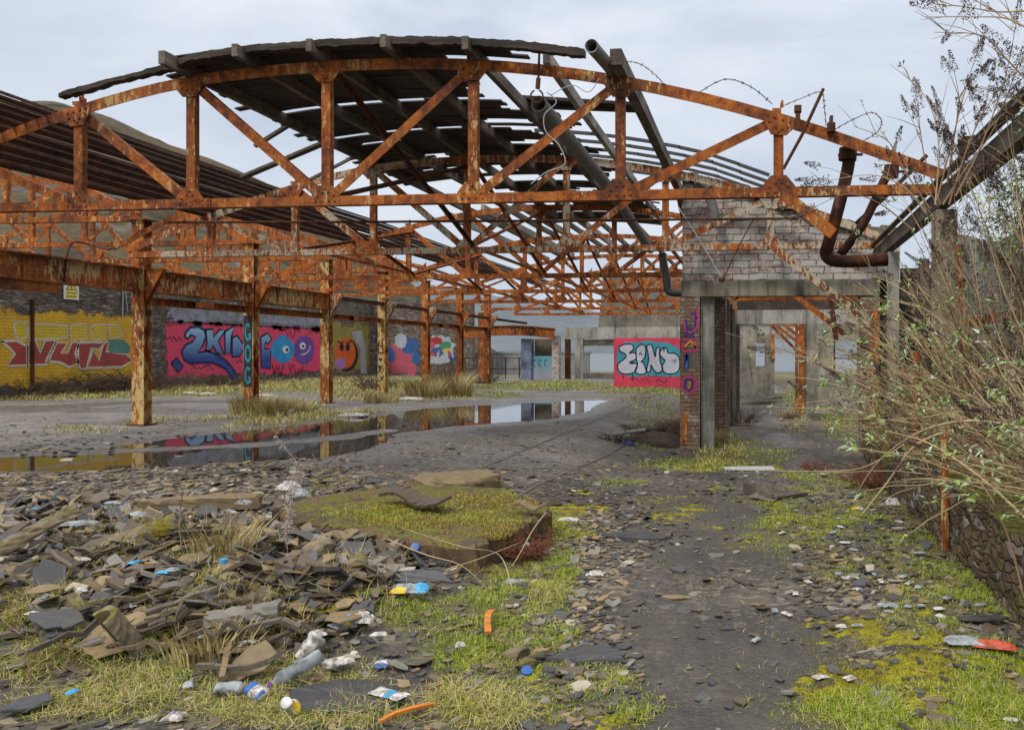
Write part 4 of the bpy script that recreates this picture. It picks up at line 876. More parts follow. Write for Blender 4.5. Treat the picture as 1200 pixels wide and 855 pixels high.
for (cx_, cy_, rx, ry, mi, sd) in ((846,336,55,78,3,3),(725,332,62,74,2,2)):
    L = z2(blob(cx_, cy_, rx, ry, 34, .22, sd)); b.poly([pl(x, y, .019+.003*(mi==2)) for x, y in L], mi)
for (cx_, cy_, r, mi, d) in ((742,333,19,4,.027),(748,335,8,1,.03),(836,313,17,4,.027),(838,315,7,1,.03)):
    b.poly([pl(x, y, d) for x, y in z2(blob(cx_, cy_, r, r*1.15, 16, 0, 1))], mi)
ribbon(b, [pl(x, y, .028) for x, y in z2([(825,362),(850,358),(872,338),(880,312)])], .06, x=1, mi=4)
q = random.Random(9)
for (cx_, cy_, w_, mi, wd) in ((115,275,45,1,.04),(275,435,60,1,.04),(485,400,25,1,.04),(770,235,55,5,.08),(700,450,35,5,.1),(800,455,40,5,.1),(880,465,20,1,.03)):
    ribbon(b, [pl(x, y, .0225+.0005*mi) for x, y in z2([(cx_-w_+2*w_*k/9, cy_+q.uniform(-24,24)*(1.6 if mi == 5 else .7)) for k in range(10)])], wd, x=1, mi=mi)
b.build('blue_lettering', bm_, w0, og, recalc=False)
om = [paint_mat('orange_disc_paint', (.70,.13,.02), (.60,.10,.015), .2), paint_mat('dark_line_paint', (.02,.02,.025), None, .1), paint_mat('mauve_paint', (.45,.20,.48), None, .2), paint_mat('pale_stone_paint', (.42,.42,.44), None, .8)]
b = MB()
b.poly([pl(x, y, .016) for x, y in z2(blob(1084,362,66,92,30,0,1))], 1); b.poly([pl(x, y, .019) for x, y in z2(blob(1075,355,60,86,30,0,1))], 0); b.poly([pl(x, y, .022) for x, y in z2(blob(1048,412,30,32,18,.25,4))], 2)
for cx_ in (1056, 1090): b.poly([pl(x, y, .024) for x, y in z2(blob(cx_, 320, 13, 22, 14, 0, 1))], 1)
ribbon(b, [pl(x, y, .024) for x, y in z2([(1030,285),(1052,296),(1068,290)])], .09, x=1, mi=1); ribbon(b, [pl(x, y, .024) for x, y in z2([(1080,290),(1096,296),(1112,282)])], .09, x=1, mi=1)
L = z2([(1112,232),(1170,225),(1190,300),(1198,470),(1165,470),(1160,330),(1120,260)]); b.poly([pl(x, y, .017) for x, y in L], 3)
b.build('orange_disc', om, w0, og, recalc=False)
# drain wires on the wall and the warning sign
b = MB(); b.tube([pl(143,338,.05), pl(142,372,.05)], .03, 6); b.tube([pl(145,338,.06), pl(148,365,.05)], .025, 6); tag(b.build('pale_cable', wm_), 'pale cable pair hanging down the dark wall beside the sign', 'cable')
s0 = empty('warning_sign', 'white and yellow hazard warning sign with a black triangle on the dark wall', 'sign', pl(82,340,0)); og2 = tuple(s0.location)
blk = plain('sign_black', (.02,.02,.02), .5, .1, 10, 0); yel = plain('sign_yellow', (.72,.62,.02), .5, .1, 10, 0); wht = plain('sign_white', (.72,.73,.70), .5, .08, 5, 0)
sa = pl(73.5,328.5,.03); sb = pl(91,351.5,.03); sy = lambda u: sa.y + (sb.y-sa.y)*u; sz = lambda v: sa.z + (sb.z-sa.z)*v
b = MB(); b.span((LX+.03,sa.y,sb.z), (LX+.05,sb.y,sa.z)); pt_ = b.build('plate', wht, s0, og2)
def sp(u, v, d): return (LX+.05+d, sy(u), sz(v))
b = MB(); b.add([sp(.5,.04,.004), sp(.9,.5,.004), sp(.1,.5,.004)], [(0,1,2)]); b.add([sp(.5,.12,.008), sp(.8,.46,.008), sp(.2,.46,.008)], [(0,1,2)], 1)
b.add([sp(.46,.2,.012), sp(.54,.2,.012), sp(.53,.36,.012), sp(.47,.36,.012)], [(0,1,2,3)]); b.add([sp(.46,.385,.012), sp(.54,.385,.012), sp(.54,.43,.012), sp(.46,.43,.012)], [(0,1,2,3)]); b.build('hazard_symbol', [blk, yel], pt_, og2, recalc=False)
b = MB()
for (v0, v1) in ((.56,.72),(.75,.92)): b.add([sp(.1,v0,.004), sp(.9,v0,.004), sp(.9,v1,.004), sp(.1,v1,.004)], [(0,1,2,3)], 0)
for v in (.60,.655,.80,.86):
    u = .17
    while u < .8:
        w_ = rnd.uniform(.05,.14); b.add([sp(u,v,.008), sp(u+w_,v,.008), sp(u+w_,v+.028,.008), sp(u,v+.028,.008)], [(0,1,2,3)], 1); u += w_+.03
b.build('text_panel', [yel, blk], pt_, og2, recalc=False)
# wall returning across the far end of the left bay
w1 = empty('end_wall', 'far brick wall with small bright graffiti closing off the left bay', 'wall', (-22,64*SS,0)); og = (-22,64*SS,0)
b = MB(); b.span((-26,64*SS,-.5), (-18.9,64*SS+.4,5.1)); b.build('masonry', M['brick_left'], w1, og)
b = MB(); q = random.Random(12)
mm_ = [paint_mat('far_pink_paint', (.50,.10,.14), None, .6), paint_mat('far_blue_paint', (.04,.12,.32), None, .5), paint_mat('far_pale_paint', (.42,.46,.50), None, .6), paint_mat('far_yellow_paint', (.55,.45,.06), None, .5), paint_mat('far_red_paint', (.42,.03,.03), None, .5), paint_mat('far_green_paint', (.06,.25,.12), None, .5)]
def ep(x, y, d): p_ = onY(x, y, 64*SS); p_.y -= d; return p_
for (x, y, rx, ry, mi, d) in ((466,420,14,17,0,.02),(482,428,6,16,0,.021),(480,405,10,9,1,.024),(470,399,7,8,2,.026),(458,416,5,8,1,.027),(515,408,16,14,2,.02),(511,399,7,4,4,.026),(522,404,7,4,5,.026),(514,411,9,4,1,.027),(524,411,5,3,3,.028),(505,404,5,4,0,.028),(512,420,18,6,2,.022),(530,418,4,5,1,.026),(488,420,5,7,1,.026)):
    b.poly([ep(xx, yy, d) for xx, yy in blob(x, y, rx, ry, 22, .35, int(x))], mi)
for k in range(8): ribbon(b, [ep(500+k*4+q.uniform(-1,1), 415+q.uniform(-3,3), .032), ep(502+k*4, 411, .032), ep(503+k*4, 417+q.uniform(-2,2), .032)], .12, y=1, mi=q.choice((1,2,4)))
b.build('small_graffiti', mm_, w1, og, recalc=False)
# pilasters against the long wall
for k, (yy, lab) in enumerate(((39.4*SS,'stone pilaster between the yellow and pink painted panels'),)):
    b = MB(); b.span((LX,yy-.35,-.3), (LX+.25,yy+.35,4.2)); tag(b.build('pilaster', M['brick_left']), lab, 'pilaster')
for k, yy in enumerate((32.4*SS,)):
    b = MB(); b.tube([(LX+.06,yy,0),(LX+.06,yy,3.5)], .06, 8); tag(b.build('drain_pipe', M['rust_dark']), 'dark drain pipe running down the yellow painted wall', 'pipe')

# ------------------------------------------------------------------ far end of the main bay
e0 = empty('end_gable', 'stained concrete end gable with openings beyond the last truss', 'gable wall', (-6,47,0)); og = (-6,47,0)
b = MB(); b.span((-11.2,47,2.35), (2.2,47.3,3.05)); b.build('concrete_band', M['concrete'], e0, og)
b = MB(); b.prism([(-9.2,47.02,3.054),(-9.0,47.02,5.0),(-7.5,47.02,5.7),(-5.5,47.02,6.4),(-3.9,47.02,6.3),(-1.8,47.02,5.5),(.2,47.02,4.8),(2.2,47.02,3.9),(2.2,47.02,3.054)], (0,.26,0)); b.build('upper_gable', M['concrete_dk'], e0, og)
for (xa, xb, m) in ((-11.2,-10.9,'rust_dark'),(-10.6,-10.1,'concrete'),(-8.1,-7.6,'concrete_dk'),(-6.4,-6.0,'concrete')):
    b = MB(); b.span((xa,47.01,-.2), (xb,47.28,2.348)); b.build('pillar', M[m], e0, og)
b = MB(); b.span((-10.1,47.1,-.2), (-6.4,47.2,.35)); b.build('low_sill', M['concrete_dk'], e0, og)
b = MB(); b.span((-10.1,47.1,1.95), (-6.4,47.2,2.3)); b.build('transom', M['timber_brown'], e0, og)
b = MB(); b.span((-7.58,47.4,.4), (-6.42,47.44,2.3)); tag(b.build('cream_sheet', plain('cream_sheeting', (.42,.36,.17), .7, .25, 4)), 'cream corrugated sheet filling an opening of the end gable', 'sheet')
# white pipe structure on top, dark stained tower
b = MB(); b.span((-9.9,52,2.), (-7.9,53.5,6.6)); tag(b.build('concrete_tower', M['concrete_dk']), 'dark streaked concrete block rising behind the end gable', 'tower')
# curved rusty valance at the end of the girder line
b = MB(); X = np.linspace(-16.6, -11.3, 14)
for i in range(13):
    z = lambda x: 2.62 + .18*math.sin((x+16.6)/5.3*math.pi)
    b.bar((X[i],45.,z(X[i])), (X[i+1],45.,z(X[i+1])), .03, .55-.002*(i%2), (0,1,0)); b.bar((X[i],44.95,z(X[i])+.3), (X[i+1],44.95,z(X[i+1])+.3), .2, .03-.001*(i%2), (0,1,0))
tag(b.build('rusty_valance', M['rust_far']), 'curved rusty steel valance over the painted hut at the far end', 'valance')
h0 = empty('painted_hut', 'small brick hut with turquoise painted boards at the far end', 'hut', (-12.3,45.5,0)); og = (-12.3,45.5,0)
b = MB(); b.span((-13.35,45.3,-.2), (-12.75,45.9,2.35)); b.build('mural_pier', paint_mat('mural_paint', (.20,.26,.36), (.05,.045,.07), .9), h0, og)
b = MB(); b.span((-11.55,45.3,-.2), (-11.15,45.9,2.5)); b.build('white_brick_pier', M['brick_gable'], h0, og)
b = MB(); b.span((-12.748,45.5,-.1), (-11.552,45.6,1.35)); b.build('painted_boards', paint_mat('turquoise_board_paint', (.10,.34,.38), (.32,.30,.36), .4, .2, 1.2, brick=False), h0, og)
b = MB(); b.span((-12.748,46.,0), (-11.552,46.1,2.35)); b.build('dark_boards', M['timber_brown'], h0, og)
b = MB(); q = random.Random(3)
for k in range(3): ribbon(b, [Vector((-12.6+k*.34+.1*math.cos(a), 45.494, .95+.2*math.sin(a))) for a in np.linspace(.6, 5.2, 10)], .05, y=1)
b.build('painted_scrawl', plain('navy_scrawl', (.05,.05,.25), .6), h0, og, recalc=False)
# railing by the loch
r0 = empty('railing', 'black tubular railing at the water beyond the far columns', 'railing', (-14,47,0)); og = (-14,47,0)
for k in range(7):
    b = MB(); x = -18.5 + k*.85; b.span((x-.03,47.97,-.2), (x+.03,48.03,1.25)); b.build('post', M['black_steel'], r0, og)
for z in (.55, 1.22):
    b = MB(); b.span((-18.6,47.975,z-.025), (-13.3,48.025,z+.025)); b.build('rail', M['black_steel'], r0, og)
b = MB(); b.span((-24.5,56,-1.2), (-11.6,56.3,1.45)); b.span((-24.6,55.95,1.452), (-11.5,56.35,1.60)); tag(b.build('loch_screen', concrete_mat('grey_loch_screen', (.27,.275,.27), (.17,.175,.175))), 'plain grey wall behind the railing, added in place of grey loch water', 'wall')  # added wall, covers the bright sky reflection on the loch with grey
# bubble letter panel
p0 = empty('graffiti_panel', 'free standing panel with white bubble letters on pink and cyan', 'graffiti panel', (-4.8,36,0)); og = (-4.8,36,0)
b = MB(); b.span((-6.33,36,-.2), (-2.6,36.25,2.22)); b.build('board', paint_mat('bubble_pink_paint', (.78,.075,.13), (.68,.06,.11), .12, brick=False), p0, og)
z4 = lambda L: [(600+x/5.217, 340+y/5.217) for x, y in L]
fp = lambda x, y, d: onY(x, y, 36) - Vector((0, d, 0))
cm = [paint_mat('bubble_cyan_paint', (.08,.42,.50), (.05,.33,.42), .15, brick=False), paint_mat('bubble_white_paint', (.66,.68,.74), (.58,.60,.68), .1, brick=False), paint_mat('bubble_line_paint', (.015,.02,.06), None, .05, brick=False)]
b = MB(); b.poly([fp(x, y, .006) for x, y in z4([(638,420),(650,345),(700,316),(760,320),(830,306),(900,318),(945,318),(1005,345),(1035,372),(1035,520),(990,528),(830,522),(760,528),(690,520),(645,505)])], 0)
LET = [[(655,345),(690,330),(735,332),(742,362),(715,385),(752,382),(758,420),(722,440),(765,452),(748,500),(690,512),(652,492),(648,450),(695,412),(690,388),(660,372)],[(758,360),(780,336),(806,332),(818,360),(812,410),(788,440),(802,440),(822,500),(785,514),(752,495),(768,452),(760,420)],[(822,342),(846,330),(860,350),(876,410),(882,360),(902,350),(905,430),(922,484),(890,506),(862,480),(850,455),(846,495),(822,490),(836,420)],[(898,385),(926,350),(946,356),(955,384),(992,384),(1022,412),(1024,475),(1000,506),(940,508),(916,470),(935,430),(918,412)]]
for L in LET:
    L2 = [ (v.x, v.y) for v in catmull([(x, y, 0) for x, y in L] + [(L[0][0], L[0][1], 0)], 3)][:-1]
    L2 = z4(L2); b.poly([fp(x, y, .010) for x, y in L2], 1); q_ = [fp(x, y, .014) for x, y in L2]; ribbon(b, q_+[q_[0]], .055, y=1, mi=2)
for (x, h_) in ((680,30),(742,22),(735,40),(835,16),(880,14),(968,24)): ribbon(b, [fp(*z4([(x,512)])[0], .0145), fp(*z4([(x+1,512+h_)])[0], .0145)], .03, y=1, mi=2)
for L in ([(715,440),(735,432),(742,450),(720,446)],[(778,395),(786,380),(794,395)],[(925,345),(930,380),(935,350)]): ribbon(b, [fp(x, y, .015) for x, y in z4(L)], .05, y=1, mi=2)
ribbon(b, [fp(x, y, .015) for x, y in z4([(975,430),(988,422),(986,440),(1000,418),(992,452),(1008,425)])], .03, y=1, mi=2)
q = random.Random(4)
for (cx_, w_) in ((760,40),(820,30),(920,36)): ribbon(b, [fp(x, y, .015) for x, y in z4([(cx_-w_+k*w_/4, 550+q.uniform(-16,16)) for k in range(9)])], .02, y=1, mi=2)
b.build('bubble_lettering', cm, p0, og, recalc=False)
b = MB(); b.span((-4.0,46.9,2.55), (-3.1,46.95,3.0)); tag(b.build('yellow_notice', yel), 'yellow notice fixed on the concrete band near the brick pier', 'notice')
# rails let into the yard floor
for x, lab in ((-2.62,'old rail nearer the pier, let into the yard floor'),(-3.75,'old rail farther from the pier, let into the yard floor')):
    b = MB(); Y_ = np.linspace(8.7, 34, 60)
    for i in range(59):
        z0 = float(hgt(np.array([x]), np.array([Y_[i]]))[0]); z1 = float(hgt(np.array([x]), np.array([Y_[i+1]]))[0])
        b.bar((x,Y_[i],z0-.002), (x,Y_[i+1],z1-.002), .05, .02, (1,0,0))
    tag(b.build('rail', plain('worn_rail', (.11,.085,.065), .5, .4, 6)), lab, 'rail')

# ------------------------------------------------------------------ foreground: broken slab, rubble, litter
def g(x, y): return float(hgt(np.array([float(x)]), np.array([float(y)]))[0])
def gpix(x, y):
    """ground point seen at a pixel of the survey"""
    z = 0.0
    for _ in range(6):
        p_ = onZ(x, y, z); z = g(p_.x, p_.y)
    return Vector((p_.x, p_.y, z))
def rough_slab(name, outl, z0, z1, mat, label, cat, jit=.03, step=.07, seed=1):
    """broken plate with a crumbled rim: outl = xy outline"""
    q = random.Random(seed); P = []
    n = len(outl)
    for i in range(n):
        a = Vector(outl[i]); c_ = Vector(outl[(i+1) % n]); k = max(1, int((c_-a).length/step))
        for j in range(k): P.append(a + (c_-a)*(j/k) + Vector((q.uniform(-jit,jit), q.uniform(-jit,jit))))
    b = MB(); n = len(P); c0 = sum(P, Vector((0,0)))/n
    rings = [(1.0, z0), (1.0+.0, z0+(z1-z0)*.55), (.995, z1-.03), (.965, z1), (.8, z1+.008), (.5, z1-.005), (.2, z1+.004)]
    vs = []
    for s_, z in rings:
        for i, p_ in enumerate(P):
            v = c0 + (p_-c0)*s_; nz = float(fbm(v.x*3+seed, v.y*3, 3)); e = q.uniform(-jit, jit)*.5 if s_ > .9 else 0
            vs.append((v.x+e, v.y+e, z + (nz*.045 if z > z0 + .02 else 0)))
    fs = [(r*n+i, r*n+(i+1)%n, (r+1)*n+(i+1)%n, (r+1)*n+i) for r in range(len(rings)-1) for i in range(n)]
    fs.append(tuple((len(rings)-1)*n+i for i in range(n)))
    b.add(vs, fs); o = b.build(name, mat); return tag(o, label, cat)
M['slate'] = plain('dark_slate', (.062,.063,.067), .36, .45, 5, .35, .006, .35, rnd_v=.5)
M['slate_brown'] = plain('brown_slate', (.115,.086,.058), .5, .45, 5, .35, .006, .3, rnd_v=.5)
M['tile'] = plain('tan_tile', (.27,.195,.098), .6, .35, 6, .4, .006, .45, rnd_v=.5)
M['tile_grey'] = plain('grey_cement_sheet', (.21,.195,.165), .6, .35, 6, .4, .006, .45, rnd_v=.5)
M['moss_stone'] = concrete_mat('mossy_brown_stone', (.30,.24,.15), (.13,.10,.06), .45)
moss_over(M['concrete_moss'], 0, .86)
rough_slab('concrete_slab', [(-1.74,6.86),(-1.98,5.55),(-2.5,5.68),(-3.1,5.9),(-3.7,6.2),(-4.2,6.75),(-4.25,7.4),(-3.4,8.15),(-2.5,8.0)], -.1, .23, M['concrete_moss'], 'raised mossy concrete slab with a crumbled edge in the foreground', 'slab', .028, .05, 1)
rough_slab('concrete_slab', [(-3.0,9.35),(-3.25,8.85),(-4.0,9.0),(-4.05,9.5),(-3.3,9.8)], -.02, .14, M['tile'], 'flat tan slab lying alone just behind the big mossy slab', 'slab', .03, .09, 5)
rough_slab('concrete_slab', [(-4.9,7.55),(-5.9,7.2),(-5.95,7.35),(-5.0,7.8)], .05, .17, M['tile'], 'long tan stone strip at the back edge of the rubble heap', 'stone', .02, .09, 6)

def plate_mesh(kind, seed):
    q = random.Random(seed); n = q.randint(5, 8); b = MB()
    r = [q.uniform(.65, 1.1) for _ in range(n)]; sx = q.uniform(.8, 1.5); sy = q.uniform(.5, .85)
    P = [Vector((math.cos(a)*r[i]*sx*.5, math.sin(a)*r[i]*sy*.5, 0)) for i, a in enumerate(sorted(q.uniform(0, 2*math.pi) if False else 2*math.pi*(i+q.uniform(-.3,.3))/n for i in range(n)))]
    th = q.uniform(.03, .075); bend = q.uniform(-.12, .12)
    ring = []
    for i in range(n):
        a, c_ = P[i], P[(i+1) % n]
        for k in range(3): ring.append(a + (c_-a)*k/3 + Vector((q.uniform(-.025,.025), q.uniform(-.025,.025), 0)))
    m = len(ring); vs = []
    for s_, z in ((.97, 0), (1.0, th*.5), (.96, th), (.5, th+.004), ):
        for p_ in ring: vs.append((p_.x*s_, p_.y*s_, z + bend*p_.x*p_.x + q.uniform(-.008,.008)))
    fs = [(r_*m+i, r_*m+(i+1)%m, (r_+1)*m+(i+1)%m, (r_+1)*m+i) for r_ in range(3) for i in range(m)] + [tuple(range(m))[::-1], tuple(3*m+i for i in range(m))]
    b.add(vs, fs); return b
KINDS = []
for i in range(12): KINDS.append(('slate_shard', M['slate'] if i % 3 else M['slate_brown'], 'dark', i))
for i in range(9): KINDS.append(('tile_fragment', M['tile'] if i % 3 else M['tile_grey'], 'tan', 40+i))
protos = []
for nm, mt, kd, sd in KINDS:
    bb = plate_mesh(kd, sd); me = bpy.data.meshes.new(nm); me.from_pydata(bb.v, [], bb.f); me.materials.append(mt)
    bm = bmesh.new(); bm.from_mesh(me); bmesh.ops.recalc_face_normals(bm, faces=bm.faces); bm.to_mesh(me); bm.free(); protos.append((nm, me, kd))
def place_plate(nm, me, x, y, s_, tilt, label, group, lift=0.0, q=rnd, cat='shard', rotz=None):
    o = bpy.data.objects.new(nm, me); col.objects.link(o)
    o.location = (x, y, g(x, y) + lift); o.scale = (s_, s_, s_*q.uniform(.7,1.1))
    o.rotation_euler = (q.gauss(0, tilt), q.gauss(0, tilt), q.uniform(0, 6.28) if rotz is None else rotz)
    return tag(o, label, cat, group)
q = random.Random(21)
def rub_density(x, y):
    X, Y = pix(np.array([x]), np.array([y]), 0.0); X = X[0]; Y = Y[0]
    d = 1.5*max(0, 1 - ((X-150)/300)**2 - ((Y-705)/115)**2) + .8*max(0, 1-((X-380)/150)**2-((Y-650)/60)**2) + .35*max(0, 1-((X-480)/170)**2-((Y-770)/70)**2)
    d += .10*max(0, 1-((X-690)/90)**2-((Y-690)/130)**2) + .10*max(0, 1-((X-1060)/160)**2-((Y-650)/120)**2)
    return d
cnt = {'dark':0, 'tan':0}; lim = {'dark':290, 'tan':285}; tries = 0
while (cnt['dark'] < lim['dark'] or cnt['tan'] < lim['tan']) and tries < 200000:
    tries += 1
    y = q.uniform(2.9, 8.8); x = q.uniform(-1.02*y-.2, .36*y)
    if q.random() > rub_density(x, y): continue
    if -4.1 < x < -1.7 and 5.75-.3*(x+1.9) < y < 8.1: continue
    nm, me, kd = q.choice(protos)
    if cnt[kd] >= lim[kd]: continue
    dn = rub_density(x, y); s_ = q.choice((.09,.12,.15,.18,.22,.27)) * (1 if dn > .4 else .5)
    if dn > .6 and q.random() < .07: s_ *= 1.5
    tl = .34 if dn > .5 else .10
    if kd == 'dark': place_plate(nm, me, x, y, s_, tl, 'broken dark slate shard lying loose in the rubble', 'broken slate shards in the rubble', q.uniform(0, .075)*min(1, dn), q)
    else: place_plate(nm, me, x, y, s_, tl, 'broken tan or grey tile fragment lying loose in the rubble', 'broken tile fragments in the rubble', q.uniform(0, .10)*min(1, dn), q, 'tile fragment')
    cnt[kd] += 1
# countless small flakes as one mass
mats_r = [M['slate'], M['slate_brown'], M['tile'], M['tile_grey'], plain('pale_chip', (.36,.32,.25), .8, .3, 9)]
b = MB(); N = 0; q2 = np.random.default_rng(5)
XX = []; 
for (ya, yb, n_, smin, smax) in ((2.9,8.6,9500,.035,.12),(2.8,5.,9000,.012,.07),(5.,9.5,15000,.014,.085),(9.5,15,6500,.02,.09),(15,24,1600,.03,.10)):
    yy = q2.uniform(ya, yb, n_*3); xx = q2.uniform(-1.04, .42, n_*3)*yy
    X_, Y_ = pix(xx, yy, 0.0)
    hp = np.clip(1-((X_-160)/420)**2-((Y_-640)/130)**2, 0, 1); dn = .10 + .9*hp + .42*np.clip(1-((X_-690)/100)**2-((Y_-690)/160)**2, 0, 1) + .16*np.clip(1-((X_-960)/220)**2-((Y_-640)/130)**2, 0, 1)
    dn = dn*(.35 + 1.6*np.clip(fbm(xx*1.5, yy*1.5, 3)+.35, 0, 1)); dn = np.where((xx > -.8+.25*np.sin(yy*2)) & (xx < .3) & (yy < 9), dn*.16, dn)
    dn = np.where((sdf_poly(PUD, xx, yy) < .1) | (yy > 18), dn*.25, dn)
    big = n_ == 9500
    if big: dn = 1.3*np.clip(1-((X_-170)/340)**2-((Y_-690)/110)**2, 0, 1) + .5*np.clip(1-((X_-400)/130)**2-((Y_-655)/50)**2, 0, 1)
    dn = np.where((xx > -4.1) & (xx < -1.7) & (yy > 5.75-.3*(xx+1.9)) & (yy < 8.2), 0, dn)
    k = np.where(q2.random(n_*3) < dn)[0][:n_]
    hz = hgt(xx[k], yy[k])
    for x, y, z, hq in zip(xx[k], yy[k], hz, hp[k]):
        s_ = float(q2.uniform(smin, smax))*(.6+.9*q2.random()**3)*(1 if hq > .1 else .72); n = int(q2.integers(4, 7)); a0 = q2.random()*6.28; el = .5+.4*q2.random()
        ca, sa = math.cos(a0), math.sin(a0); tx, ty = q2.normal(0, .42 if big else .16, 2); th = s_*(.10+.1*q2.random()); z = z + (q2.random()*.045 if big else 0)
        P = []
        for i in range(n):
            a = 6.283*(i+.6*q2.random()-.3)/n; r = s_*(.7+.4*q2.random()); u, v = r*math.cos(a), r*math.sin(a)*el
            P.append((x+u*ca-v*sa, y+u*sa+v*ca, z+u*tx+v*ty+.004))
        o_ = len(b.v); b.v += P + [(p_[0], p_[1], p_[2]+th) for p_ in P]
        mi = int(q2.choice(5, p=[.34,.33,.17,.13,.03] if big else [.28,.28,.24,.17,.03] if (-1.7 < x < -.7 and y < 8) else [.25,.28,.24,.18,.05] if hq > .1 else [.42,.33,.10,.12,.03])); 
        b.f.append(tuple(o_+n+i for i in range(n))); b.f += [(o_+i, o_+(i+1)%n, o_+n+(i+1)%n, o_+n+i) for i in range(n)]; b.m += [mi]*(n+1)
tag(b.build('rubble', mats_r, recalc=False), kind='stuff')
# single pieces one can point at
def single(nm, x, y, s_, rot, mat, label, cat, seed, kd='dark', lift=.03, asp=1.0):
    bb = plate_mesh(kd, seed); o = bb.build(nm, mat); p_ = gpix(x, y); o.location = (p_.x, p_.y, p_.z + lift); o.scale = (s_, s_*asp, s_*.9); o.rotation_euler = rot; return tag(o, label, cat)
single('tile_slab', 292, 795, .26, (.62,-.25,.3), M['tile'], 'large square tan tile slab propped behind the crushed cans', 'tile', 71, lift=.07, asp=1.3)
single('tile_slab', 405, 733, .25, (.15,.05,.1), M['tile'], 'flat tan tile plate lying left of the blue and white bag', 'tile', 72, lift=.1)
single('slate_slab', 66, 742, .36, (.35,.1,.2), M['slate'], 'blue grey slate plate tilted at the left of the heap', 'slate', 73, lift=.1)
single('slate_slab', 35, 832, .24, (.1,.0,.5), M['slate'], 'dark slate plate lying in dry grass at the lower left corner', 'slate', 74, lift=.03)
single('slate_slab', 412, 822, .42, (.05,.05,.1), M['slate'], 'broad dark slate sheet beside the orange strip', 'slate', 75, lift=.02)
single('slate_slab', 690, 770, .42, (.03,.0,.2), M['slate'], 'big flat wet slate at the left edge of the track', 'slate', 76, lift=.0)
single('slate_slab', 745, 629, .95, (.0,.0,-.12), M['slate'], 'long flat slate sheet lying across the track', 'slate', 77, lift=-.03, asp=.55)
single('stone_flake', 840, 651, .22, (.05,.0,.1), M['tile_grey'], 'pale rounded flat stone on the track', 'stone', 78, lift=.0)
single('stone_flake', 700, 717, .16, (.05,.0,.4), M['tile_grey'], 'grey rounded stone at the edge of the track', 'stone', 79, lift=.0, asp=1.3)
single('stone_flake', 793, 700, .18, (.0,.0,0), M['tile'], 'slim tan flake in the middle of the track', 'stone', 80, lift=.0, asp=.6)
single('stone_flake', 1038, 815, .2, (.0,.1,-.2), M['tile_grey'], 'grey flat stone in the moss right of the track', 'stone', 81, lift=.0, asp=.7)
single('slate_slab', 610, 690, .16, (.2,.0,.1), M['slate'], 'small dark slate beside the clear plastic bag', 'slate', 82, lift=.02)
single('slate_slab', 485, 690, .33, (.3,.05,0), M['slate'], 'dark slate plate tucked under the front of the mossy slab', 'slate', 83, lift=.08)
single('slate_slab', 1150, 728, .26, (.1,0,.2), M['slate'], 'dark slate lying by the foot of the low stone wall', 'slate', 84, lift=.02, asp=.6)
# mossy channel tiles (half round ridge tiles)
def ridge_tile(x, y, L, r, rot, label, mat, lift=.12):
    b = MB(); n = 10; vs = []
    for i in range(13):
        u = -L/2 + L*i/12
        for k in range(n+1):
            a = math.pi*k/n; e = rnd.uniform(-.008,.008); vs.append((u, (r+e)*math.cos(a), (r+e)*math.sin(a)))
    for i in range(13):
        u = -L/2 + L*i/12
        for k in range(n+1):
            a = math.pi*k/n; vs.append((u, (r-.03)*math.cos(a), (r-.03)*math.sin(a)))
    m = n+1; o_ = 13*m
    fs = [(i*m+k, i*m+k+1, (i+1)*m+k+1, (i+1)*m+k) for i in range(12) for k in range(n)] + [(o_+i*m+k, o_+(i+1)*m+k, o_+(i+1)*m+k+1, o_+i*m+k+1) for i in range(12) for k in range(n)]
    fs += [(k, o_+k, o_+k+1, k+1) for k in range(n)] + [(12*m+k, 12*m+k+1, o_+12*m+k+1, o_+12*m+k) for k in range(n)]
    fs += [(i*m, (i+1)*m, o_+(i+1)*m, o_+i*m) for i in range(12)] + [(i*m+n, o_+i*m+n, o_+(i+1)*m+n, (i+1)*m+n) for i in range(12)]
    b.add(vs, fs); o = b.build('ridge_tile', mat, smooth=False); p_ = gpix(x, y); o.location = (p_.x, p_.y, p_.z + lift); o.rotation_euler = rot; tag(o, label, 'ridge tile')
moss_over(M['moss_stone'], 0, .86)
ridge_tile(172, 648, .40, .075, (.5,-.35,.55), 'mossy half round ridge tile leaning in the middle of the heap', M['moss_stone'], .10)
ridge_tile(45, 662, .50, .06, (.3,-.5,.75), 'long mossy ridge tile tilted up at the left of the heap', M['moss_stone'], .16)
ridge_tile(133, 775, .26, .085, (.2,1.0,1.2), 'dark mossy tile standing upright in the grass', M['moss_stone'], .12)
ridge_tile(287, 712, .36, .06, (.1,-.12,.25), 'pale narrow tile piece lying above the tan slab', M['tile_grey'], .1)
# chunks of mossy masonry
def chunk(nm, x, y, s_, label, mat, seed, cat='stone', lift=0, asp=(1,1,1), rot=None):
    bm = bmesh.new(); bmesh.ops.create_icosphere(bm, subdivisions=3, radius=.5); q = random.Random(seed)
    ax = [Vector((q.gauss(0,1), q.gauss(0,1), q.gauss(0,1))).normalized() for _ in range(9)]; ds = [q.uniform(.28,.45) for _ in range(9)]
    for v in bm.verts:
        for a, d in zip(ax, ds):
            k = v.co.dot(a) - d
            if k > 0: v.co -= a*k
        v.co *= 1 + q.uniform(-.03,.03)
    me = bpy.data.meshes.new(nm); bm.to_mesh(me); bm.free(); me.materials.append(mat)
    o = bpy.data.objects.new(nm, me); col.objects.link(o); p_ = gpix(x, y); o.location = (p_.x, p_.y, p_.z + lift); o.scale = tuple(s_*a for a in asp); o.rotation_euler = rot or (q.uniform(-.4,.4), q.uniform(-.4,.4), q.uniform(0,6)); return tag(o, label, cat)
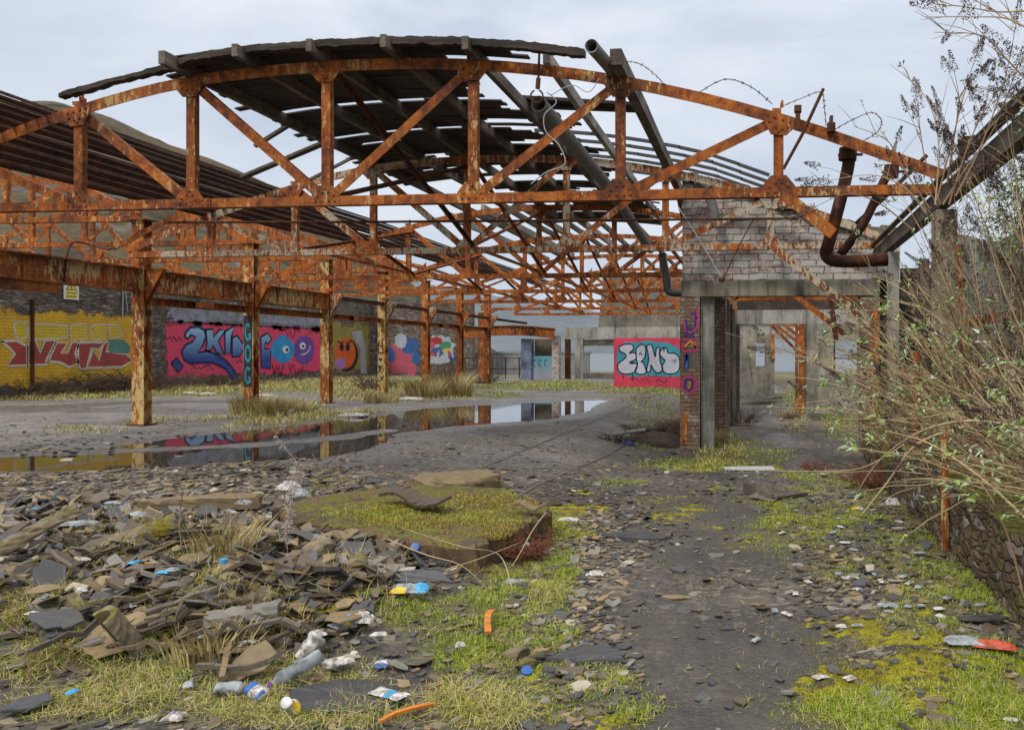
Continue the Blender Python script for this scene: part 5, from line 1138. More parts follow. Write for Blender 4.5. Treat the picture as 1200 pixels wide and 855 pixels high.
chunk('masonry_lump', 375, 660, .26, 'mossy masonry lump at the left foot of the slab', M['moss_stone'], 1, lift=.07, asp=(1.2,.9,.8))
chunk('masonry_lump', 270, 640, .30, 'brown masonry lump under pale dry grass', M['moss_stone'], 2, lift=.08, asp=(1.4,.8,.6))
chunk('masonry_lump', 420, 690, .15, 'brown masonry lump behind the white plastic bag', M['moss_stone'], 3, lift=.05, asp=(1.1,.9,.9))
chunk('masonry_lump', 216, 690, .13, 'dark square block end in the rubble', M['slate_brown'], 4, lift=.07, asp=(1.1,.9,.9))
chunk('masonry_lump', 71, 590, .20, 'small dark stone alone on the gravel behind the heap', M['slate'], 6, lift=.05, asp=(.8,.8,.9))
chunk('masonry_lump', 605, 770, .13, 'brown stone in the grass by the track, below the orange strip', M['moss_stone'], 8, lift=.02, asp=(1.2,.9,.6))
chunk('masonry_lump', 615, 783, .11, 'smaller brown stone just below its twin by the track', M['moss_stone'], 9, lift=.02, asp=(1.2,.9,.6))
chunk('masonry_lump', 430, 610, .34, 'low mossy block at the left back of the slab', M['moss_stone'], 10, lift=.03, asp=(1.5,.8,.5))
# long broken roofing boards on slab and heap
for (xa, ya, xb, yb, w, m, lab, z0, z1) in ((455,575,520,590,.2,'slate_brown','curled brown felt strip lying on top of the mossy slab',.34,.32),(600,592,640,593,.1,'tile','tan lath on the right end of the mossy slab',.31,.31),(130,607,225,603,.16,'tile','yellow brown plank at the back of the heap',.22,.18),(300,665,470,655,.10,'slate_brown','long dark lath in front of the slab',.2,.18),(260,795,290,690,.03,'tile','thin dry stick leaning in the rubble',.1,.12)):
    p_ = onZ(xa, ya, z0); q_ = onZ(xb, yb, z1); b = MB(); n = 8; P = [p_.lerp(q_, k/n) + Vector((0,0,.03*math.sin(k*.9))) for k in range(n+1)]
    for k in range(n): b.bar(P[k], P[k+1], w*rnd.uniform(.85,1.1), .025, (.1,1,.15))
    tag(b.build('broken_board', M[m]), lab, 'board')
b = MB(); p_ = gpix(872,578); q_ = gpix(905,588); b.bar(p_+Vector((0,0,.08)), q_+Vector((0,0,.03)), .03, .11, (.3,1,0)); b.add([gpix(876,585)+Vector((0,0,.03)), gpix(905,590)+Vector((0,0,.02)), gpix(925,582)+Vector((0,0,.06)), gpix(900,582)+Vector((0,0,.10))], [(0,1,2,3)]); b.bar(gpix(900,586)+Vector((0,0,.03)), gpix(940,580)+Vector((0,0,.03)), .18, .03, (.2,1,0))
tag(b.build('broken_tray', [M['timber_brown']]), 'broken brown and cream casing lying on the track', 'casing')
b = MB(); p_ = gpix(847,548); b.prism([gpix(846,548)+Vector((0,0,.012)), gpix(905,547)+Vector((0,0,.012)), gpix(908,551)+Vector((0,0,.012)), gpix(850,551)+Vector((0,0,.012))], (0,0,.02)); tag(b.build('white_board', plain('white_board', (.55,.56,.56), .5, .15, 4, .1, .003, .4)), 'flat white board lying across the track before the doorway', 'board')

# --- litter
P_white = plain('white_plastic', (.56,.54,.50), .55, .2, 14, .35, .004, .85); P_clear = plain('milky_plastic', (.44,.49,.52), .25, .3, 8, .25, .004, .6, .35)
P_blue = plain('blue_plastic', (.02,.11,.38), .45, .25, 9, .1, .002, .55); P_cyan = plain('cyan_print', (.05,.36,.62), .4, .3, 9, .1, .002, .55); P_orange = plain('orange_plastic', (.58,.19,.02), .55, .25, 9, .15, .002, .6)
P_purple = plain('purple_cap', (.20,.05,.42), .35, .1, 9, 0); P_yellow = plain('yellow_print', (.72,.46,.02), .4, .2, 9, .1, .002, .4); P_red = plain('orange_red_wrapper', (.52,.08,.03), .5, .3, 9, .2, .003, .6); P_silver = plain('can_metal', (.62,.62,.60), .3, .1, 9, 0)
def crumple(x, y, sx, sy, h, mats, label, cat, seed, nm='plastic_bag', bands=None, rot=0, lift=.0):
    if y > 560: sx *= .8; sy *= .85; h *= .9
    q = np.random.default_rng(seed); n = 38; u, v = np.meshgrid(np.linspace(-1,1,n), np.linspace(-1,1,n))
    o1, o2 = q.uniform(0, 50, 2); ed = 1 + .35*fbm(u*2+o1, v*2, 3)
    X = u*sx/2*ed + .12*sx*fbm(u*3+o1, v*3+o2, 3); Y = v*sy/2*ed + .12*sy*fbm(u*3+o2, v*3, 3)
    dome = np.clip(1.02 - np.maximum(abs(u), abs(v))**2, 0, 1)**.6
    rid = 1 - 2.6*abs(fbm(u*1.6+o1, v*1.6+o2, 4)) ; rid2 = 1 - 2.6*abs(fbm(u*3.6+o2, v*3.6+o1, 3))
    Z = h*.62*dome*(.45 + .45*rid + .25*rid2) + .004
    ob = grid_mesh(nm, X, Y, Z, mats[0], smooth=True)
    for m in mats[1:]: ob.data.materials.append(m)
    if bands:
        mi = np.zeros((n-1, n-1), int); cu = (u[:-1,:-1]+u[1:,1:])/2; cv = (v[:-1,:-1]+v[1:,1:])/2
        for (a0, a1, b0, b1, k) in bands: mi[(cu >= a0) & (cu <= a1) & (cv >= b0) & (cv <= b1)] = k
        ob.data.polygons.foreach_set('material_index', mi.ravel().astype(np.int32))
    p_ = gpix(x, y); ob.location = (p_.x, p_.y, p_.z + lift); ob.rotation_euler = (0, 0, rot); return tag(ob, label, cat)
crumple(480,702,.27,.16,.07,[P_clear,P_cyan,P_yellow],'crumpled pale blue and white plastic bag in front of the slab','plastic bag',1,bands=[(-1,1,.5,1,1),(-1,-.1,-1,-.55,2),(.4,1,-1,1,1)],rot=.2,lift=.05)
crumple(425,722,.14,.10,.09,[P_white],'crumpled white bag beside the tan tile plate','plastic bag',2,lift=.05)
crumple(602,684,.19,.13,.05,[P_clear],'clear crumpled plastic bag on the grass right of the slab','plastic bag',3)
crumple(698,673,.17,.11,.04,[P_white],'white rag spread beside the track','rag',4,'white_rag')
crumple(338,587,.26,.16,.16,[P_white],'bundle of white plastic at the back left of the slab','plastic bag',5,lift=.12)
crumple(352,592,.2,.13,.12,[P_clear],'pale blue plastic wrap beside the white bundle','plastic wrap',6,'plastic_wrap',lift=.10)
crumple(285,605,.18,.1,.07,[P_clear],'small pale plastic wrap at the back of the heap','plastic wrap',26,'plastic_wrap',lift=.12)
crumple(88,645,.34,.10,.05,[P_clear],'pale blue plastic sheet among the slates at left','plastic sheet',7,'plastic_sheet',rot=.5,lift=.16)
crumple(162,627,.16,.1,.05,[P_clear],'small milky wrapper near the ridge tile','wrapper',8,'wrapper',lift=.14)
crumple(132,602,.2,.08,.04,[P_clear],'pale wrapper behind the yellow plank','wrapper',9,'wrapper',lift=.1)
crumple(372,612,.12,.07,.05,[P_white],'white scrap on the moss at the left of the slab','paper scrap',10,'paper_scrap',lift=.16)
crumple(455,823,.22,.09,.03,[P_white,P_cyan],'flattened white carton with a light blue stripe on dark slate','carton',11,'flattened_carton',bands=[(.0,.5,-1,1,1)],rot=-.35,lift=.035)
crumple(449,782,.09,.05,.03,[P_white,P_blue],'small blue and white label scrap in the grass','label scrap',12,'label_scrap',bands=[(-1,.3,-.2,1,1)],lift=.02)
crumple(205,845,.10,.08,.05,[P_white,P_purple],'crushed white carton at the bottom edge','carton',13,'crushed_carton',bands=[(-.2,.2,-.3,.3,1)],lift=.01)
crumple(615,722,.05,.03,.02,[P_white],'tiny white tip lying above the curved orange strip','paper scrap',14,'paper_scrap')
crumple(560,803,.09,.07,.04,[M['tile_grey']],'pale crumpled paper in the lower grass','paper scrap',15,'paper_scrap')
crumple(415,775,.05,.03,.03,[P_white],'small white scrap under the dark lath','paper scrap',16,'paper_scrap',lift=.04)
crumple(1166,763,.26,.10,.06,[P_red],'orange red wrapper at the foot of the stone wall','wrapper',17,'wrapper',rot=-.2,lift=.02)
crumple(1128,757,.22,.12,.05,[P_clear],'grey plastic sheet beside the orange red wrapper','plastic sheet',18,'plastic_sheet',lift=.02)
crumple(1046,592,.19,.13,.13,[P_white],'white crumpled carton under the shrub','carton',19,'crushed_carton')
crumple(1005,597,.16,.07,.05,[P_white,P_yellow],'white and yellow wrapper under the shrub','wrapper',20,'wrapper',bands=[(-1,0,-1,1,1)])
crumple(993,678,.09,.06,.03,[P_white],'white paper scrap in the moss right of the track','paper scrap',21,'paper_scrap')
crumple(1042,708,.16,.08,.03,[P_clear],'pale flattened bottle label right of the track','wrapper',22,'wrapper')
crumple(985,735,.09,.04,.03,[P_white],'small white flake of plastic by the mossy verge','paper scrap',23,'paper_scrap')
crumple(735,520,.3,.16,.10,[P_blue],'blue plastic bag by the dead branches','plastic bag',24)
crumple(803,521,.3,.16,.16,[P_white],'white plastic bag against the brick pier','plastic bag',25)
crumple(1185,844,.08,.03,.02,[P_white],'white scrap in the bright moss at the lower right','paper scrap',27,'paper_scrap')
crumple(667,610,.26,.09,.05,[P_white],'white paper beside the right end of the slab','paper',28,'paper_scrap')
for k, (x, y, s_, lab) in enumerate(((145,461,.7,'pale sheet of litter in the grass below the sign'),(70,465,1.2,'long spread of pale litter under the yellow panel'),(222,461,.6,'white litter bag left of the ring lettered column'),(243,462,.6,'white litter bag touching the ring lettered column view'),(310,464,.7,'white litter lump right of the ring lettered column'),(480,462,.9,'white litter heap by the fifth column'),(505,464,.5,'white litter scrap between the fifth and sixth columns'),(415,487,.7,'white litter scrap on the puddle shore'))):
    crumple(x, y, s_, s_*.5, .12, [P_white], lab, 'litter', 60+k, 'litter_bag')
q = random.Random(91); SC = [P_white, P_clear, P_white, P_cyan, P_clear, P_white, P_clear]
for k in range(46):
    x, y = q.gauss(250, 130), q.gauss(690, 60)
    if not (5 < x < 560 and 590 < y < 850): continue
    m_ = q.choice(SC); crumple(x, y, q.uniform(.05,.12), q.uniform(.03,.07), q.uniform(.02,.04), [m_], 'small scrap of pale or blue plastic caught between the slates', 'plastic scrap', 700+k, 'plastic_scrap', rot=q.uniform(0,6), lift=q.uniform(.03,.09))['group'] = 'plastic scraps in the rubble'
for k in range(34):
    x, y = q.gauss(1010, 70), q.gauss(665, 55); crumple(x, y, q.uniform(.05,.11), q.uniform(.03,.06), .02, [q.choice((P_white, P_clear))], 'small scrap of pale plastic lying on the verge right of the track', 'plastic scrap', 800+k, 'plastic_scrap', rot=q.uniform(0,6), lift=.01)['group'] = 'plastic scraps on the verge'
for k in range(30):
    x, y = q.gauss(210, 120), q.gauss(690, 55); p_ = gpix(x, y); a_ = q.uniform(-.7, .9); L_ = q.uniform(.18,.5); b = MB(); n = 5; w_ = q.uniform(.02,.05)
    P = [Vector((math.cos(a_)*L_*(i/n-.5), math.sin(a_)*L_*(i/n-.5), .05 + q.uniform(-.006,.006) + (i/n)*q.uniform(-.02,.10))) for i in range(n+1)]
    for i in range(n): b.bar(P[i], P[i+1], w_*q.uniform(.8,1.1), .02*q.uniform(.8,1.3), (-math.sin(a_),math.cos(a_),.1))
    o = b.build('rotten_lath', M['timber_brown'] if k % 3 else M['moss_stone']); o.location = p_ + Vector((0,0,.03)); tag(o, 'rotten brown lath lying among the broken slates', 'lath', 'rotten laths in the rubble')
# crushed cans and cups
def can(x, y, L, r, rot, mats, label, seed, squash=.55, lift=.03, nm='crushed_can', cat='can', taper=1.0, bands=()):
    L *= .85; r *= .82; lift *= .85; q = np.random.default_rng(seed); n = 20; k = 12; b = MB(); vs = []; o1 = q.uniform(0, 40)
    for i in range(k):
        u = i/(k-1)
        for j in range(n):
            a = 2*math.pi*j/n; rr = r*(taper + (1-taper)*u)*(1 + .95*float(fbm(u*2.5+o1, a*.9, 2))*(1 if 0 < i < k-1 else .3))*(.88 if i in (0, k-1) else 1)
            vs.append(((u-.5)*L, rr*math.cos(a), rr*math.sin(a)*squash))
    for i in range(k-1):
        for j in range(n):
            mi = 0
            for (u0, u1, j0, j1, m) in bands:
                if u0 <= i/(k-1) <= u1 and j0 <= j < j1: mi = m
            b.f.append((i*n+j, i*n+(j+1)%n, (i+1)*n+(j+1)%n, (i+1)*n+j)); b.m.append(mi)
    b.v = vs; 
    if nm != 'plastic_cup':
        b.f += [tuple(range(n))[::-1]]; b.m += [len(mats)-1]
    b.f += [tuple((k-1)*n+j for j in range(n))]; b.m += [len(mats)-1]
    o = b.build(nm, mats, smooth=True); p_ = gpix(x, y); o.location = (p_.x, p_.y, p_.z + lift); o.rotation_euler = rot; return tag(o, label, cat)
can(342,838,.105,.043,(.3,.75,1.35),[P_white,P_yellow,P_silver],'crushed white can with a yellow patch at the bottom edge',1,.75,.05,bands=[(.15,.7,6,11,1)])
can(300,822,.115,.043,(.2,.35,-.35),[P_white,P_blue,P_silver],'crushed white and blue can before the tan tile slab',2,.7,.05,bands=[(0,.35,2,14,1),(.75,1,4,9,1)])
can(268,815,.13,.05,(0,.1,.3),[P_clear,P_silver],'dirty clear tub left of the blue and white can',3,.6,.04,nm='plastic_tub',cat='tub')
can(362,775,.16,.058,(.4,-.8,.8),[P_white,P_white],'broken white foam cup standing among the slates',4,.9,.09,nm='plastic_cup',cat='cup',taper=.7)
can(392,787,.12,.045,(0,.0,.1),[P_white,P_white],'white cup lying on its side right of the bottle',5,.8,.05,nm='plastic_cup',cat='cup',taper=.8)
can(612,648,.14,.04,(0,-.1,.8),[P_clear,P_silver],'clear crushed bottle by the right front of the slab',6,.8,.06,nm='crushed_bottle',cat='bottle')
can(447,784,.07,.03,(0,0,.2),[P_blue,P_white],'small blue can end in the grass by the label scrap',7,.6,.02)
bt = empty('plastic_bottle', 'crumpled clear plastic bottle with a purple cap', 'bottle', gpix(346,800) + Vector((0,0,.06))); 
b = MB(); pr = [(.001,-.13),(.032,-.13),(.036,-.10),(.03,-.07),(.037,-.03),(.031,.0),(.037,.04),(.034,.07),(.016,.10),(.013,.115)]
RM = Matrix.Rotation(R(118), 3, 'Y'); RM = Matrix.Rotation(R(205), 3, 'Z') @ RM
for i in range(18*len(pr)): pass
vs = []; n = 18
for i, (r_, z_) in enumerate(pr):
    for j in range(n):
        a = 2*math.pi*j/n; d = 1 + .35*float(fbm(a*1.2, z_*30, 2)); vs.append(RM @ Vector((r_*d*math.cos(a), r_*d*math.sin(a)*.7, z_)))
b.add(vs, [(i*n+j, i*n+(j+1)%n, (i+1)*n+(j+1)%n, (i+1)*n+j) for i in range(len(pr)-1) for j in range(n)]); b.build('bottle_body', P_clear, bt, smooth=True)
b = MB(); b.lathe([(0,.135),(.017,.135),(.017,.11),(0,.11)], 14, RM.to_4x4()); b.build('bottle_cap', P_purple, bt, smooth=False)
b = MB(); b.lathe([(0,.03),(.03,.028),(.036,.01),(.036,-.02),(.03,-.02),(.0,-.015)], 16); o = b.build('bottle_cap', P_blue); o.location = gpix(487,661) + Vector((0,0,.12)); o.rotation_euler = (1.0,.2,0); tag(o, 'round blue cap sitting on the rubble below the slab front', 'cap')
b = MB(); b.lathe([(0,.02),(.028,.018),(.03,-.01),(.0,-.01)], 14); o = b.build('bottle_cap', P_blue); o.location = gpix(617,791) + Vector((0,0,.015)); o.rotation_euler = (.4,.2,0); tag(o, 'flat blue cap lying in the grass at the track edge', 'cap')
b = MB(); b.lathe([(0,.02),(.022,.018),(.022,-.01),(.0,-.01)], 12); o = b.build('bottle_cap', P_cyan); o.location = gpix(262,682) + Vector((0,0,.12)); tag(o, 'light blue cap among the slates near dry grass', 'cap')
def strip(pts, w, label, mat, nm='plastic_strip', cat='plastic strip', lift=.03):
    b = MB(); P = catmull([gpix(x, y) + Vector((0,0,lift+.012*math.sin(i*1.3))) for i, (x, y) in enumerate(pts)], 6)
    for i in range(len(P)-1): b.bar(P[i], P[i+1], w, .012, (P[i+1]-P[i]).cross(Vector((0,0,1))))
    return tag(b.build(nm, mat), label, cat)
strip([(578,726),(573,733),(571,741),(572,752)], .036, 'short curved orange plastic strip standing in the grass', P_orange, lift=.06)
strip([(445,853),(465,846),(488,838),(508,830)], .026, 'long orange plastic strip along the bottom edge', P_orange, lift=.03)

# --- grass, dry grass and mosses: countless blades
def blades(name, masks, n, ylim, hmin, hmax, wmin, mats, probs, lean, seed, xl=(-1.04,.42), nz=.55, zfun=None, zp=0.0):
    q = np.random.default_rng(seed); V = []; Fc = []; Mi = []
    got = 0; xs_, ys_, ws = [], [], []
    for _ in range(30):
        m_ = 60000; u = q.random(m_); yy = ylim[0]*(ylim[1]/ylim[0])**u; xx = q.uniform(*xl, m_)*yy
        mk = pmask(masks, xx, yy, nz, zp)*np.clip(.25+2.2*(fbm(xx*4, yy*4+3, 3)+.17), 0, 1)
        mk = np.where((sdf_poly(PUD, xx, yy) < .05), mk*.06, mk)
        k = np.where(q.random(m_) < mk*.6)[0]; xs_.append(xx[k]); ys_.append(yy[k]); ws.append(mk[k]); got += len(k)
        if got > n: break
    xx = np.concatenate(xs_)[:n]; yy = np.concatenate(ys_)[:n]; ww = np.concatenate(ws)[:n]; n = len(xx)
    zz = hgt(xx, yy)
    if zfun is not None: zz = np.maximum(zz, zfun(xx, yy))
    sc_ = 1 + np.clip((yy-6)/14, 0, 2.2)
    H_ = q.uniform(hmin, hmax, n)*(.5+.7*ww)*(1+np.clip((yy-10)/25, 0, 1.5)*.8); W = wmin*sc_*q.uniform(.7,1.3,n)
    a = q.uniform(0, 6.283, n); ln = q.gamma(2., lean/2, n)*H_; da = a + q.normal(0, .5, n)
    dx, dy = np.cos(a)*W, np.sin(a)*W; ox, oy = -np.sin(da)*ln, np.cos(da)*ln
    rows = []
    for (t_, wf) in ((0, 1.), (.55, .8)):
        cx_ = xx + ox*t_**2; cy_ = yy + oy*t_**2; cz_ = zz - .01 + H_*(t_ - .25*t_**2)
        rows.append(np.stack([cx_-dx*wf, cy_-dy*wf, cz_], -1)); rows.append(np.stack([cx_+dx*wf, cy_+dy*wf, cz_], -1))
    drop = np.clip(1 - .45*(ln/np.maximum(H_, 1e-4)), .25, 1)
    rows.append(np.stack([xx+ox, yy+oy, zz + H_*drop*.95], -1))
    V = np.stack(rows, 1).reshape(-1, 3); i = np.arange(n)*5
    f4 = np.stack([i, i+1, i+3, i+2], -1); f3 = np.stack([i+2, i+3, i+4], -1)
    me = bpy.data.meshes.new(name); me.from_pydata(V.tolist(), [], f4.tolist() + f3.tolist())
    for m in mats: me.materials.append(m)
    mi = q.choice(len(mats), n, p=probs).astype(np.int32); me.polygons.foreach_set('material_index', np.concatenate([mi, mi])); me.update()
    o = bpy.data.objects.new(name, me); col.objects.link(o); return tag(o, kind='stuff')
def leafmat(name, c, rough=.6):
    t = NT(name); n = t.noise(t.pos(), 3, 4); t.base(t.mix(n, tuple(k*.65 for k in c), tuple(k*1.3 for k in c))); t.rough(rough)
    t.b.inputs['Subsurface Weight'].default_value = 0; return t.mat
g1_, g2_, g3_, g4_ = leafmat('blade_green', (.17,.25,.018)), leafmat('blade_lime', (.34,.40,.025)), leafmat('blade_straw', (.48,.40,.17)), leafmat('blade_brown', (.28,.20,.08))
mg1, mg2, mg3 = leafmat('moss_lime', (.38,.37,.014)), leafmat('moss_green', (.18,.20,.014)), leafmat('moss_rust', (.24,.15,.035))
slabz = None
G_NEAR = [k for k in G_GREEN]
G_NEAR += [(915,600,30,40,.5),(985,560,60,14,.6),(940,580,50,20,.5),(1090,600,40,24,.6),(720,560,40,8,.35),(660,640,24,30,.7)]
blades('grass', G_NEAR, 78000, (2.7,12), .018, .058, .0022, [g1_, g2_, g3_], [.42,.40,.18], .9, 1, zfun=slabz)
blades('grass', G_NEAR, 20000, (12,50), .03, .07, .0050, [g1_, g2_, g3_], [.42,.33,.25], .8, 2)
blades('dry_grass', G_DRY, 17000, (2.7,9), .03, .11, .0018, [g3_, g4_, g2_, g1_], [.45,.2,.2,.15], 1.3, 3)
blades('dry_grass', G_DRY, 22000, (9,50), .06, .17, .0048, [g3_, g4_, g2_], [.5,.3,.2], .8, 4)
blades('moss', G_MOSS, 60000, (2.7,9), .008, .024, .0028, [mg1, mg2, mg3], [.36,.38,.26], .8, 5, nz=.8, zfun=slabz)
SLG = [(565,606,66,9,1),(450,602,46,9,1),(505,592,50,6,.9),(600,577,42,5,.9),(400,600,40,8,.8),(480,618,40,6,.7)]; SLM = [(560,606,100,26,.9),(630,590,26,14,1),(455,604,60,16,.8),(585,640,50,14,.8)]
def on_slab(x, y): return np.where((x > -4.1) & (x < -1.8) & (y > 5.75) & (y < 7.95) & (y > 5.72+(-1.9-x)*.33) & (y < 6.9+(-1.72-x)*1.2), .238, -9.)
blades('grass', SLG, 6500, (5.6,8.1), .012, .035, .0024, [g1_, g2_, g3_], [.4,.45,.15], .9, 21, zfun=on_slab, zp=.235, xl=(-.68,-.24))
blades('moss', SLM, 13000, (5.5,8.1), .022, .036, .003, [mg1, mg3, g4_], [.25,.45,.3], .8, 22, nz=.8, zfun=on_slab, zp=.235, xl=(-.68,-.24))
HM = [(120,700,60,30,.9),(250,720,60,24,1),(330,690,60,26,.9),(200,655,50,14,.8),(60,660,40,16,.7),(390,700,40,24,.9),(300,645,40,12,.7),(170,760,60,20,1),(40,740,50,24,.8),(300,760,70,20,.9)]
blades('moss', HM, 26000, (3.0,7.5), .012, .03, .003, [mg3, g4_, mg1, mg2], [.42,.25,.2,.13], .9, 41, nz=1.1, zfun=lambda x, y: hgt(x, y)+.045)
blades('dry_grass', HM, 7000, (3.0,7.5), .03, .12, .0017, [g3_, g4_, g2_], [.5,.3,.2], 1.3, 42, nz=1.1, zfun=lambda x, y: hgt(x, y)+.04)
blades('dry_stems', [(250,690,230,95,.6),(480,690,120,60,.3)], 1500, (2.9,7.5), .10, .30, .0014, [g3_, g4_], [.6,.4], 1.0, 31, nz=1.)
blades('scattered_weeds', [(600,600,700,260,.35)], 5000, (2.7,14), .015, .05, .0022, [g1_, g2_, g3_, g4_], [.3,.3,.2,.2], 1.1, 8, nz=1.2)

# clumps of tall dry grass at columns, dead bushes along the wall
def tussock(x, y, n, h, r, label, seed, mats=(g3_, g4_), cat='grass tussock', nm='grass_tussock', z=None):
    q = random.Random(seed); b = MB(); p_ = gpix(x, y)
    for k in range(n):
        a = q.uniform(0, 6.28); d = r*math.sqrt(q.random()); bx = p_ + Vector((math.cos(a)*d, math.sin(a)*d, -.02)); hh = h*q.uniform(.45, 1.1); ln = hh*q.uniform(.1,.7); a2 = a + q.uniform(-.8,.8); w = .004 + .0006*bx.y*.5
        o_ = Vector((math.cos(a2)*ln, math.sin(a2)*ln, 0)); s_ = Vector((-math.sin(a2+.9), math.cos(a2+.9), 0))*w
        m1 = bx + o_*.3 + Vector((0,0,hh*.6)); tp_ = bx + o_ + Vector((0,0,hh))
        b.add([bx-s_, bx+s_, m1+s_*.7, m1-s_*.7, tp_], [(0,1,2,3),(3,2,4)], q.randrange(len(mats)))
    return tag(b.build(nm, list(mats), recalc=False), label, cat)
TUS = [(296,484,500,.55,.5,'dry brown grass tussock around the foot of the ring lettered column'),(322,486,420,.5,.5,'dry brown grass tussock right of the ring lettered column'),(345,484,260,.4,.4,'low pale grass tussock left of the third column'),(447,472,200,.35,.5,'dry grass tussock at the foot of the fourth column'),(497,466,500,.8,.6,'tall dry grass tussock before the fifth column'),(530,464,600,.95,.7,'tall straw coloured tussock by the sixth column'),(164,497,120,.15,.4,'short grass fringe round the nearest column foot'),(830,520,420,.35,.35,'straw tussock right of the brick pier foot'),(815,524,300,.2,.25,'dark grass fringe at the brick pier foot'),(262,655,260,.30,.18,'pale dry tuft in the middle of the rubble heap'),(250,760,220,.2,.2,'straw tuft below the upright mossy tile'),(175,716,260,.10,.12,'small green tuft on the heap, left of the upright tile')]
for k, (x, y, n, h, r, lab) in enumerate(TUS): tussock(x, y, n, h, r, lab, k+100, (g3_, g4_) if 'green' not in lab else (g1_, g2_))
twig = plain('dead_twig', (.10,.065,.045), .8, .3, 20, 0); twig_red = plain('red_dead_fern', (.17,.06,.03), .8, .35, 20, 0)
def scrub(nm, base_, n, h, spread, mat, label, seed, r=.008, cat='dead bush', kids=4):
    q = random.Random(seed); b = MB(); base_ = Vector(base_)
    for k in range(n):
        a = q.uniform(0, 6.28); p0_ = base_ + Vector((math.cos(a), math.sin(a), 0))*spread*q.random()*.6
        d = Vector((math.cos(a)*q.uniform(.2,1)*spread, math.sin(a)*q.uniform(.2,1)*spread, h*q.uniform(.5,1.1)))
        P = [p0_ + d*u + Vector((q.gauss(0,.03), q.gauss(0,.03), -h*.35*u*u + q.gauss(0,.02)))*1 for u in (0,.3,.6,1)]
        b.tube(P, [r, r*.8, r*.6, r*.3], 4, 0, False)
        for j in range(kids):
            u = q.uniform(.25, 1); s_ = p0_ + d*u + Vector((0,0,-h*.35*u*u)); e = s_ + Vector((q.gauss(0,1), q.gauss(0,1), q.gauss(.3,.6)))*h*.16
            b.tube([s_, (s_+e)/2 + Vector((q.gauss(0,.01),0,.01)), e], [r*.5, r*.4, r*.2], 3, 0, False)
    return tag(b.build(nm, mat, recalc=False), label, cat)
for k, (x, y, n, h, s_, lab) in enumerate(((95,461,130,1.1,2.0,'dark dead bramble bush against the left part of the yellow panel'),(150,458,170,1.3,2.3,'dark dead bramble bush beside the nearest column against the wall'),(30,465,100,.9,2.0,'dark low bramble at the far left foot of the wall'),(262,453,60,.8,1.2,'small dead bush before the pink panel'),(440,458,60,1.0,1.0,'grey twiggy bush between the fourth column and the end wall'),(565,449,50,.7,1.0,'twiggy bush left of the far railing'),(520,446,90,1.3,1.2,'dark green tinged bush before the small far graffiti'))):
    p_ = gpix(x, y); scrub('dead_bush', p_, n, h, s_, twig, lab, 200+k, .016, kids=6)
p_ = gpix(868,498); scrub('dead_bush', p_, 90, .75, .7, twig, 'twiggy dead bush inside the doorway beside the passage posts', 300, .007, kids=6)
p_ = gpix(1025,572); scrub('dead_fern', p_, 90, .38, .4, twig_red, 'reddish dead fern at the foot of the stone wall', 301, .006, 'dead fern', 6)
p_ = gpix(955,550); scrub('dead_fern', p_, 40, .2, .25, twig_red, 'small reddish dead fern beside the white board', 302, .005, 'dead fern', 6)
p_ = gpix(615,655); scrub('dead_dock', p_, 50, .28, .22, twig_red, 'dark red dead dock plant at the right front of the slab', 303, .006, 'dead plant', 8)
p_ = gpix(925,490); scrub('dead_fern', p_, 40, .25, .35, twig_red, 'reddish dead fern on the track inside the doorway', 304, .005, 'dead fern', 6)
# heap of dead branches and dark earth by the pier
chunk('earth_mound', 770, 520, 1.5, 'low dark earth mound under the dead branches by the brick pier', plain('dark_earth', (.05,.036,.026), .95, .4, 8, .6, .02), 31, 'earth mound', .0, (1.1,.7,.34), (0,0,.2))
scrub('branch_heap', gpix(768,512), 130, .40, .75, twig, 'heap of dark dead branches left of the brick pier', 305, .014, 'branch heap', 5)
scrub('branch_heap', gpix(792,510), 80, .55, .4, twig_red, 'reddish dead stems heaped against the brick pier', 306, .010, 'branch heap', 5)
scrub('branch_heap', gpix(725,517), 50, .22, .55, twig, 'low spread of dead twigs left of the blue bag', 307, .012, 'branch heap', 4)
for k, (x, y, L, lab) in enumerate(((748,511,.8,'dark plank end in the branch heap'),(735,514,.7,'grey slat at the left of the branch heap'))):
    b = MB(); p_ = gpix(x, y); b.bar(p_+Vector((-L/2,0,.08)), p_+Vector((L/2,.2,.18)), .14, .03, (0,1,.2)); tag(b.build('loose_plank', M['timber_dark'] if k == 0 else M['timber_grey']), lab, 'plank')
